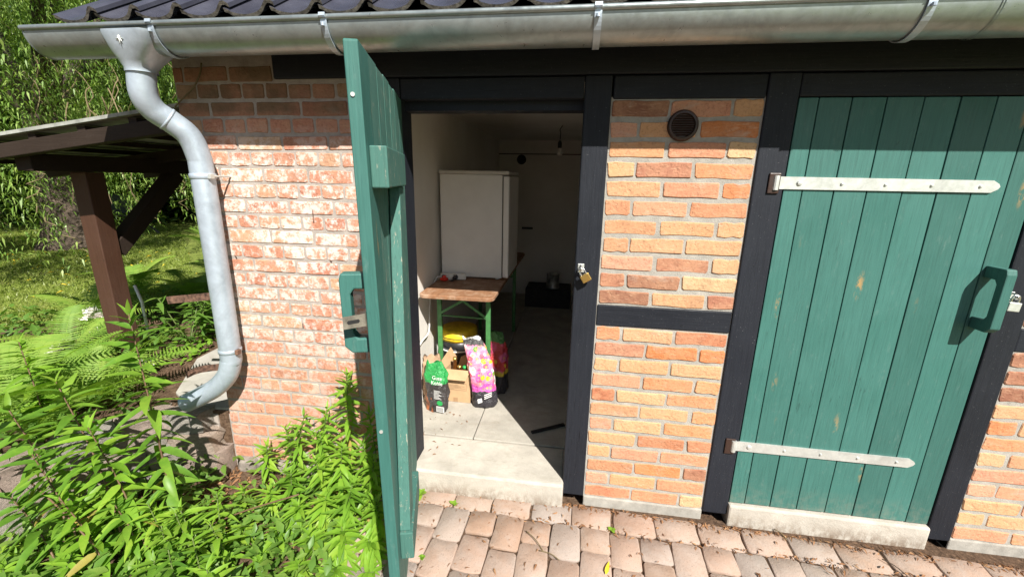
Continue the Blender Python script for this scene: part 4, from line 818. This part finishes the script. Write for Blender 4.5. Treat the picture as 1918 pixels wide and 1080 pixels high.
rc = [(650, 698, -.10, .092, 44), (612, 765, -.16, .085, 34), (570, 775, -.13, .08, 30), (690, 770, -.16, .085, 34), (535, 800, -.12, .08, 28), (500, 835, -.12, .08, 26), (640, 835, -.30, .09, 34), (590, 860, -.28, .09, 30), (700, 860, -.30, .09, 32), (545, 885, -.28, .09, 28), (660, 905, -.42, .092, 34), (610, 930, -.40, .092, 30), (705, 940, -.44, .09, 30), (560, 945, -.42, .09, 28), (505, 920, -.35, .085, 26), (455, 915, -.33, .08, 22), (640, 985, -.52, .095, 30), (580, 1000, -.52, .09, 28), (690, 1010, -.52, .095, 28), (520, 990, -.50, .09, 26), (460, 985, -.50, .085, 24), (410, 955, -.42, .08, 22), (430, 1040, -.60, .085, 22), (495, 1045, -.60, .09, 22), (560, 1055, -.62, .09, 22), (630, 1060, -.62, .09, 24), (700, 1070, -.60, .09, 22), (370, 1010, -.58, .085, 20), (680, 830, -.22, .085, 30), (600, 815, -.2, .085, 28)]
for i, (px, py, y, L, n) in enumerate(rc):
    gr_px(px, py, y, int(n*1.6), L*1.12, 'goldenrod_light', RB, 'goldenrods beside the door', i < 9, 60+i, (random.uniform(-.10, .06), random.uniform(-.06, .03)), (random.uniform(-.02, .02), 0))
LF2 = 'low young goldenrod shoot at the front of the left bed'
for i in range(30):
    px = random.uniform(0, 440); py = random.uniform(900, 1075); y = -.45-.42*(py-880)/195+random.uniform(-.08, .05)
    gr_px(px, py, y, random.randint(20, 30), random.uniform(.09, .135), random.choice(['goldenrod_leaf', 'goldenrod_light', 'goldenrod_light']), LF2, 'low shoots in the left bed', False, 200+i, (random.uniform(-.08, .12), random.uniform(-.08, .02)))
# fallen reddish stalks
for i, (a, b) in enumerate((((330, 1010, -.55), (560, 925, -.4)), ((420, 1075, -.62), (620, 1045, -.55)), ((60, 905, -.72), (175, 1020, -.8)))):
    p, q = at(*a), at(*b); o = MB().tube(bez([p, (p+q)/2+Vector((0, 0, .02)), q], 6), .004, 6).build('dry_stalk', 'stem_red', None, smooth=True); tag(o, ['bent reddish dry stalk crossing the bright clump', 'thin reddish stalk lying low at the front edge of the clump', 'brown bare stalk among the leaves in the left corner'][i], 'stalk')
# ferns
def frond_geo(seed, L=1.0, pairs=30, W=.34):
    rn = random.Random(seed); V = []; F = []; n = 0
    P = [(0, L*t*(1-.12*t*t), L*(.30*t-.62*t**2.2)) for t in np.linspace(0, 1, pairs+4)]
    for s_ in range(len(P)-1):
        a, b = P[s_], P[s_+1]; r_ = .006*(1-s_/len(P))+.0012; V += [(-r_, a[1], a[2]), (r_, a[1], a[2]), (r_, b[1], b[2]), (-r_, b[1], b[2])]; F.append((n, n+1, n+2, n+3)); n += 4
    for i in range(3, len(P)-1):
        t = (i-3)/(len(P)-4); pl_ = W*.5*(math.sin(math.pi*(.12+.86*t)**.75))**.8+.012; wd = L/pairs*.62
        for sg in (-1, 1):
            fw = .28+rn.uniform(-.05, .05); dz = -.18+rn.uniform(-.08, .08); K = 6; b0 = n
            for k in range(K+1):
                u = k/K; cx = sg*pl_*u; cy = P[i][1]+pl_*fw*u; cz = P[i][2]+dz*pl_*u*u; hw = wd*.5*(1-u)**.7*(1.25 if k % 2 else .8)
                V += [(cx, cy-hw, cz), (cx, cy+hw, cz)]; n += 2
            for k in range(K): q = b0+2*k; F.append((q, q+2, q+3, q+1) if sg > 0 else (q, q+1, q+3, q+2))
    return np.array(V), np.array(F)
FG = [frond_geo(i, 1, 30, .32+.03*i) for i in range(3)]; FM = [geo_mesh(g_, 'frond', 'fern_leaf') for g_ in FG]
def fern(x, y, z, n, L, label, group, seed, el0=38, yaw0=0, spread=360):
    rn = random.Random(seed); t = thing('fern', label, 'fern', (x, y, z), group)
    for i in range(n):
        a = R(yaw0+spread*i/n+rn.uniform(-16, 16)); el = R(el0+rn.uniform(-14, 16)); d = Vector((math.cos(a)*math.cos(el), math.sin(a)*math.cos(el), math.sin(el)))
        o = bpy.data.objects.new('frond', rn.choice(FM)); COL.objects.link(o); o.parent = t; m4 = (frame(d, roll=rn.uniform(-.3, .3))*L*rn.uniform(.8, 1.1)).to_4x4(); m4.translation = Vector((0, 0, .02)); o.matrix_local = m4
GF = 'ferns of the raised garden'
for i, (x, y, n, L, lab, el) in enumerate(((-2.90, -.12, 11, .60, 'pale green fern arching over the stone edging', 44), (-3.25, -.25, 11, .72, 'large fern at the left frame edge behind the goldenrods', 34), (-3.75, .35, 10, .60, 'fern left of the brown lean-to post', 36), (-4.35, 1.0, 10, .62, 'fern at the lawn edge in front of the white blossoms', 38), (-3.42, .72, 7, .36, 'small fern at the foot of the brown post', 36), (-4.5, 2.7, 10, .75, 'shaded fern behind the lean-to post', 42), (-5.3, 3.6, 11, .95, 'tall upright fern seen between post and downpipe', 58), (-4.2, 1.9, 10, .66, 'fern in the half shade right of the post', 44), (-5.0, 2.0, 10, .7, 'fern beside the lawn left of the post', 42), (-3.4, -.8, 10, .55, 'fern in the front left corner', 30), (-4.7, 3.4, 9, .8, 'fern under the lean-to beam', 50), (-2.92, -.42, 9, .48, 'fern behind the tall goldenrod at the stone edging', 40), (-3.28, .02, 9, .5, 'fern between the brown post and the stone edging', 42))):
    fern(x, y, TZ, n, L, lab, GF, 400+i, el, 17*i)
# ground cover under and between (nobody could count it)
def scatter_cover(name, label, N, fn, mat, L0, L1, wid=.5, hz=.10):
    geo = leaf_geo(1, wid, 3, .25, .2); lc = LeafCloud()
    for i in range(N):
        x, y, z = fn(); a = random.uniform(0, 6.28); el = R(random.uniform(-10, 55)); d = Vector((math.cos(a)*math.cos(el), math.sin(a)*math.cos(el), math.sin(el)))
        lc.add(geo, frame(d, roll=random.uniform(-.5, .5)), (x, y, z+random.uniform(0, hz)), random.uniform(L0, L1))
    o = kind(lc.build(name, mat), 'stuff'); o['label'] = label; return o
def f_garden():
    while True:
        x = random.uniform(-6.2, -2.3); y = random.uniform(-1.2, 4.8)
        if x < -3.06-.0*y and (y < 2.2 or x < -3.3) and x > lawn_edge(y)-.3 and gz(x, y) == TZ: return x, y, TZ
def f_bed():
    while True:
        x = random.uniform(-3.0, -1.1); y = random.uniform(-1.1, -.03)
        if gz(x, y) < -1 and not (x > -2.12 and x < -1.55 and y > -.30 and random.random() < .9): return x, y, GL-.03
scatter_cover('ground_cover', 'low green ground cover between the ferns of the raised garden', 5200, f_garden, 'cover_leaf', .04, .09, .5, .17)
def f_edge():
    while True:
        x = random.uniform(-3.9, -2.5); y = random.uniform(-1.0, .45)
        if gz(x, y) == TZ and not (x > -3.02 and y > -.05): return x, y, TZ
scatter_cover('ground_cover', 'leafy cover spilling over the stone edging', 900, f_edge, 'cover_leaf', .05, .10, .42, .14)
scatter_cover('ground_cover', 'low weeds covering the soil of the left bed', 2200, f_bed, 'cover_leaf', .04, .08, .45, .14)
scatter_cover('ground_cover', 'bright seedlings beside the concrete path', 500, lambda: (random.uniform(-3.25, -2.97), random.uniform(.5, 2.3), TZ), 'goldenrod_light', .03, .055, .6, .06)
# broad leaved perennials in the shade of the lean-to
for i, (x, y) in enumerate(((-3.22, 1.15), (-3.4, 1.6), (-3.25, .86))):
    t = thing('perennial', 'dark leafy perennial beside the concrete path, ' + ('nearest the bracket', 'farthest back', 'nearest the fern')[i], 'plant', (x, y, TZ)); lc = LeafCloud(); rn = random.Random(i); m = MB()
    for s_ in range(7):
        a = rn.uniform(0, 6.28); tp = Vector((x+.16*math.cos(a), y+.16*math.sin(a), TZ+rn.uniform(.22, .42))); m.tube([(x, y, TZ), tp], .004, 5)
        for q in range(9):
            b = rn.uniform(0, 6.28); e_ = R(rn.uniform(-20, 30)); lc.add(GG[q % 5], frame(Vector((math.cos(b)*math.cos(e_), math.sin(b)*math.cos(e_), math.sin(e_)))), tp+Vector((0, 0, -.025*q*.8)), rn.uniform(.10, .15))
    m.build('stem', 'stem_green', t); lc.build('foliage', 'cover_leaf', t)
# peonies
pet = leaf_geo(1, .8, 3, .5, -.35)
for i, (px, py, y, r_) in enumerate(((176, 596, 1.0, .10), (108, 658, .25, .085), (186, 626, .95, .07), (268, 688, .12, .06))):
    c = at(px, py, y); t = thing('peony', ('white double peony blossom left of the brown post', 'white peony blossom among the ferns nearest the frame edge', 'small white peony below the larger blossom by the post', 'half hidden white peony behind the tall goldenrod')[i], 'flower', (c.x, c.y, TZ)); lc = LeafCloud(); rn = random.Random(50+i)
    for q in range(46):
        a = rn.uniform(0, 6.28); e_ = R(rn.uniform(-15, 85)); lc.add(pet, frame(Vector((math.cos(a)*math.cos(e_), math.sin(a)*math.cos(e_), math.sin(e_))), roll=rn.uniform(-.6, .6)), c, r_*rn.uniform(.7, 1.1))
    lc.build('petals', 'petal_white', t); MB().tube([(c.x, c.y, TZ), (c.x+.01, c.y, (c.z+TZ)/2), c], .004, 6).build('stem', 'stem_green', t); l2 = LeafCloud()
    for q in range(16): a = rn.uniform(0, 6.28); l2.add(GG[q % 5], frame(Vector((math.cos(a), math.sin(a), rn.uniform(-.2, .5)))), Vector((c.x, c.y, TZ+(c.z-TZ)*rn.uniform(.2, .85))), rn.uniform(.09, .13))
    l2.build('foliage', 'cover_leaf', t)
p = at(252, 534, .8); q = at(266, 566, .8); o = MB().tube([q-Vector((0, 0, .35)), q, p], .011, 10).build('marker_rod', 'white_rod', None, smooth=True); tag(o, 'short white plastic rod sticking up among the ferns', 'rod')
# weeds and a yellow leaf on the paving, litter along the wall
for i, (px, py, n, s_) in enumerate(((850, 945, 5, .028), (785, 925, 6, .055), (791, 1045, 14, .018), (1145, 992, 5, .026))):
    c = on(px, py, GL); t = thing('weed_seedling', ('three leaved seedling in the joint before the open threshold', 'lobed green weed at the foot of the open door', 'tiny bright moss plant between the front pavers', 'round leaved seedling in the joint before the brick panel')[i], 'weed', c); lc = LeafCloud(); rn = random.Random(i)
    gg = leaf_geo(1, .75, 4, .2, .15, .8)
    for q in range(n): a = 6.28*q/n+rn.uniform(-.3, .3); lc.add(gg, frame(Vector((math.cos(a), math.sin(a), rn.uniform(.1, .9)))), c+Vector((rn.uniform(-.008, .008), rn.uniform(-.008, .008), .002)), s_*rn.uniform(.8, 1.2))
    lc.build('foliage', 'goldenrod_light', t)
c = on(1138, 1068, GL); lc = LeafCloud(); lc.add(leaf_geo(1, .24, 6, .5, .1), frame(Vector((.25, .9, .1))), c+Vector((-.01, -.03, .012)), .075); o = lc.build('fallen_leaf', 'yellow_leaf'); tag(o, 'single yellow leaf lying on the front pavers', 'leaf')
lc = LeafCloud(); gl = leaf_geo(1, .28, 3, .9, .3); 
for i in range(1300):
    r_ = random.random()
    if r_ < .52: x = random.uniform(-.95, 2.6); y = -.012+(x+.7)*-.031*1.0-abs(random.gauss(0, .014)); z = GL+.0
    elif r_ < .75: x = random.uniform(-.95, 2.6); y = -.155+(x+.7)*-.031+random.gauss(0, .012); z = GL-.002
    elif r_ < .98: x = random.uniform(-.95, 2.3); y = random.uniform(-.7, -.05); z = GL+.003
    else: x = random.uniform(-1.04, -.75); y = random.uniform(.05, .55); z = FZ+.001
    a = random.uniform(0, 6.28); lc.add(gl, frame(Vector((math.cos(a), math.sin(a), random.uniform(-.1, .25))), roll=random.uniform(-1, 1)), (x, y, z+.003), random.uniform(.010, .034))
for i in range(700):
    x = random.uniform(-2.2, -1.15); y = random.uniform(-.5, -.05); a = random.uniform(0, 6.28); lc.add(gl, frame(Vector((math.cos(a), math.sin(a), random.uniform(-.1, .3))), roll=random.uniform(-1, 1)), (x, y, GL-.022), random.uniform(.02, .055))
o = kind(lc.build('leaf_litter', 'litter'), 'stuff'); o['label'] = 'dry brown leaf litter along the wall and in the paving joints'
for i, (a, b) in enumerate((((985, 993), (1018, 1032)), ((1010, 1030), (1048, 1048)), ((1450, 990), (1474, 1010)), ((1652, 1046), (1700, 1078)))):
    p, q = on(*a, GL+.006), on(*b, GL+.006); o = MB().tube(bez([p, (p+q)/2+Vector((.004, .006, .004)), q], 4), .0022, 6).build('fallen_twig', 'twig' if i < 3 else 'bark', None, smooth=True); tag(o, ('thin curved twig in front of the open threshold', 'straw coloured twig on the front pavers', 'straight brown twig below the closed door', 'dark twig on the pavers at the right')[i], 'twig')
# grass
lc_V = []; N = 42000
gx = []; 
while len(gx) < N:
    d = random.random()**1.5; x = -3.4-d*9.5; y = random.uniform(-.8, 1.2+d*9)
    if x < lawn_edge(y): gx.append((x, y))
gx = np.array(gx); a = RNG.uniform(0, 6.28, N); h = RNG.uniform(.015, .04, N)*(1+np.abs(gx[:, 0]+3.4)*.03); wd = .004+np.abs(gx[:, 0]+3)*.0012
bx_, by_ = np.cos(a)*wd, np.sin(a)*wd; lx, ly = RNG.normal(0, .02, N), RNG.normal(0, .02, N)
V = np.empty((N, 3, 3)); V[:, 0] = np.stack([gx[:, 0]-bx_, gx[:, 1]-by_, np.full(N, TZ)], 1); V[:, 1] = np.stack([gx[:, 0]+bx_, gx[:, 1]+by_, np.full(N, TZ)], 1); V[:, 2] = np.stack([gx[:, 0]+lx, gx[:, 1]+ly, TZ+h], 1)
o = kind(link('grass', mesh_np('grass', V.reshape(-1, 3), np.arange(3*N).reshape(-1, 3)), 'grass_blade'), 'stuff'); o['label'] = 'short sunlit lawn grass'
lc = LeafCloud()
for i in range(160):
    d = random.random(); x = -5-d*5; y = random.uniform(.5, 4.5); a_ = random.uniform(0, 6.28); lc.add(gl, frame(Vector((math.cos(a_), math.sin(a_), .1))), (x, y, TZ+.04), random.uniform(.04, .08))
o = kind(lc.build('fallen_leaves', 'yellow_leaf'), 'stuff'); o['label'] = 'yellow willow leaves scattered on the lawn'

# ------------------------------------------------------------------ willow and trees behind
def hanging_tree(name, label, base, R_, zc, zh, strands, nl, mat, seed, Ls=(.09, .15), low=(-.35, .75)):
    rn = np.random.default_rng(seed); t = thing(name, label, 'tree', base, None); bx0, by0, bz0 = base; m = MB()
    m.tube(bez([(bx0, by0, bz0-.05), (bx0+.05, by0, bz0+.8), (bx0-.1, by0+.1, bz0+2.4)], 6), [.55, .47, .42, .40, .38, .36, .36, .35, .34, .33, .32, .30, .28], 14); m.build('trunk', 'bark', t, smooth=True)
    m = MB()
    for k in range(9):
        a = k*2*math.pi/9+rn.uniform(-.3, .3); rr = R_*rn.uniform(.5, .8); e_ = (bx0+rr*math.cos(a), by0+rr*math.sin(a), zc+zh*rn.uniform(.2, .7)); m.tube(bez([(bx0-.1, by0+.1, bz0+2.2), (bx0+rr*.4*math.cos(a), by0+rr*.4*math.sin(a), bz0+3.4), e_], 6), [.16-.011*i for i in range(13)], 7)
    m.build('limb', 'bark', t, smooth=True)
    tw = MB(); VV = []; pc_ = 0; CL = []
    for k in range(95):
        a = rn.uniform(0, 6.283); rr = R_*math.sqrt(rn.uniform(.10, 1.0)); CL.append((a, rr, rn.uniform(0, 1), rn.uniform(.25, 1.0)))
    for s_ in range(strands):
        ca_, cr2, cu, ch_ = CL[int(rn.integers(0, len(CL)))]; a = ca_; rr = cr2; x0, y0 = bx0+rr*math.cos(a)+rn.normal(0, .26), by0+rr*math.sin(a)+rn.normal(0, .26)
        zdome = zc+zh*math.sqrt(max(0, 1-min(1, rr/R_)**2)); zlow = bz0+.62+rn.uniform(*low); ztop = (zlow+1.2)+(zdome-zlow-1.2)*cu+rn.normal(0, .25)
        ln = min(rn.uniform(.7, 2.3), ztop-zlow)
        if ln < .4: continue
        sw = rn.uniform(-.25, .25, 2); tt = np.linspace(0, 1, nl); wob = .09*np.sin(tt*rn.uniform(5, 11)+rn.uniform(0, 6))
        px_ = x0+sw[0]*tt+wob*math.cos(a*3); py_ = y0+sw[1]*tt+wob*math.sin(a*3); pz_ = ztop-ln*tt
        if s_ % 26 == 0: tw.tube([(px_[i]+.05*math.sin(i*.9), py_[i]+.05*math.cos(i*1.1), pz_[i]) for i in range(0, nl, 2)], .006, 4, cap=False)
        n = nl; ph = rn.uniform(0, 6.283, n); el = rn.uniform(-1.25, .15, n); L = rn.uniform(Ls[0], Ls[1], n); W = L*rn.uniform(.16, .24, n)
        d = np.stack([np.cos(ph)*np.cos(el), np.sin(ph)*np.cos(el), np.sin(el)], 1); sd = np.stack([-np.sin(ph), np.cos(ph), rn.uniform(-.6, .6, n)], 1)
        P0 = np.stack([px_, py_, pz_], 1)+rn.normal(0, .045, (n, 3)); mid_ = P0+d*L[:, None]*.5+np.array([0, 0, .012]); tip = P0+d*L[:, None]; tip[:, 2] -= L*.25
        q = np.stack([P0, mid_+sd*W[:, None]*.5, tip, mid_-sd*W[:, None]*.5], 1); VV.append(q.reshape(-1, 3)); pc_ += n
    for k in range(30):
        p0 = at(rn.uniform(40, 340), rn.uniform(70, 215), rn.uniform(2.2, 4.2)); L_ = rn.uniform(.5, 1.3); ph_ = rn.uniform(0, 6.28, 3); sx2 = rn.uniform(-.5, .5)
        tw.tube([p0+Vector((sx2*t_*L_+.07*math.sin(9*t_*L_+ph_[0]), .07*math.sin(7*t_*L_+ph_[1]), -L_*t_+.03*math.sin(14*t_+ph_[2]))) for t_ in np.linspace(0, 1, 16)], [.0065-.0035*q/15 for q in range(16)], 5, cap=False)
    V = np.concatenate(VV)-np.array(base); F = np.arange(len(V)).reshape(-1, 4); link('crown', mesh_np('crown', V, F), mat, t); kind(tw.build('twigs', 'twig', t), 'stuff')
hanging_tree('willow_tree', 'large weeping willow with hanging curly twigs over the lawn', (-9.4, 4.6, TZ), 4.3, 2.4, 5.2, 4200, 60, 'willow_leaf', 3, (.06, .10))
# curled bare twigs of the willow
def ball_tree(name, label, base, R_, zc, n, mat, seed, leaf=(.14, .26), sq=1.0):
    rn = np.random.default_rng(seed); t = thing(name, label, 'tree', base, 'dark trees behind the willow'); b = np.array(base, dtype=float)
    MB().tube(bez([b-np.array([0, 0, .05]), b+np.array([.1, 0, zc*.5]), b+np.array([0, .1, zc])], 5), [.34-.02*i for i in range(11)], 10).build('trunk', 'bark', t, smooth=True)
    C = rn.normal(0, 1, (60, 3)); C /= np.linalg.norm(C, axis=1)[:, None]; C *= (R_*rn.uniform(.3, .95, 60)**.6)[:, None]; C[:, 2] *= sq; C += b+np.array([0, 0, zc]); C[:, 2] = np.maximum(C[:, 2], b[2]+.4)
    k = rn.integers(0, 60, n); P0 = C[k]+rn.normal(0, R_*.16, (n, 3)); P0[:, 2] = np.maximum(P0[:, 2], b[2]+.05)
    ph = rn.uniform(0, 6.283, n); el = rn.uniform(-1.0, .6, n); L = rn.uniform(leaf[0], leaf[1], n); W = L*rn.uniform(.35, .55, n)
    d = np.stack([np.cos(ph)*np.cos(el), np.sin(ph)*np.cos(el), np.sin(el)], 1); sd = np.stack([-np.sin(ph), np.cos(ph), rn.uniform(-.7, .7, n)], 1); sd /= np.linalg.norm(sd, axis=1)[:, None]
    mid_ = P0+d*L[:, None]*.5; q = np.stack([P0, mid_+sd*W[:, None]*.5, P0+d*L[:, None], mid_-sd*W[:, None]*.5], 1).reshape(-1, 3)-b; link('crown', mesh_np('crown', q, np.arange(len(q)).reshape(-1, 4)), mat, t)
TB = [(-13.5, 9.5, 3.6, 2.4), (-8, 12, 3.4, 2.4), (-18, 7, 4.6, 3.2), (-15.5, 12, 4.8, 3.4), (-11.5, 15, 4.6, 3.0), (-7.5, 16, 4.6, 3.2), (-21, 1.5, 4.8, 3.2), (-4.2, 15.5, 4.2, 2.8), (-19, 14, 5.5, 5.5), (-13, 19, 5.5, 5.8), (-24, 7, 5.6, 5.5), (-7, 21, 5.5, 6), (-25, -2, 5.5, 4.5)]
for i, (x, y, r_, zc) in enumerate(TB): ball_tree('broadleaf_tree', 'dense dark green tree closing off the garden behind the willow', (x, y, TZ), r_, zc, 14000, 'dark_leaf', 30+i, (.22, .38), .95)
# folding chair in the shade of the trees
c = Vector((-10.0, 6.4, TZ)); t = thing('folding_chair', 'dark folding garden chair standing in the tree shade', 'chair', c)
for sy in (-.22, .22): MB().bar(c+Vector((-.28, sy, 0)), c+Vector((.28, sy, .42)), .03, .03, (0, 1, 0)).build('leg', 'bucket_grey', t); MB().bar(c+Vector((.28, sy*.9, 0)), c+Vector((-.28, sy*.9, .42)), .03, .03, (0, 1, 0)).build('leg', 'bucket_grey', t)
MB().box(c.x-.27, c.x+.27, c.y-.25, c.y+.25, c.z+.42, c.z+.45).build('seat', 'bucket_grey', t); MB().bar(c+Vector((-.30, 0, .46)), c+Vector((-.42, 0, .88)), .5, .03, (1, 0, 0)).build('backrest', 'bucket_grey', t)
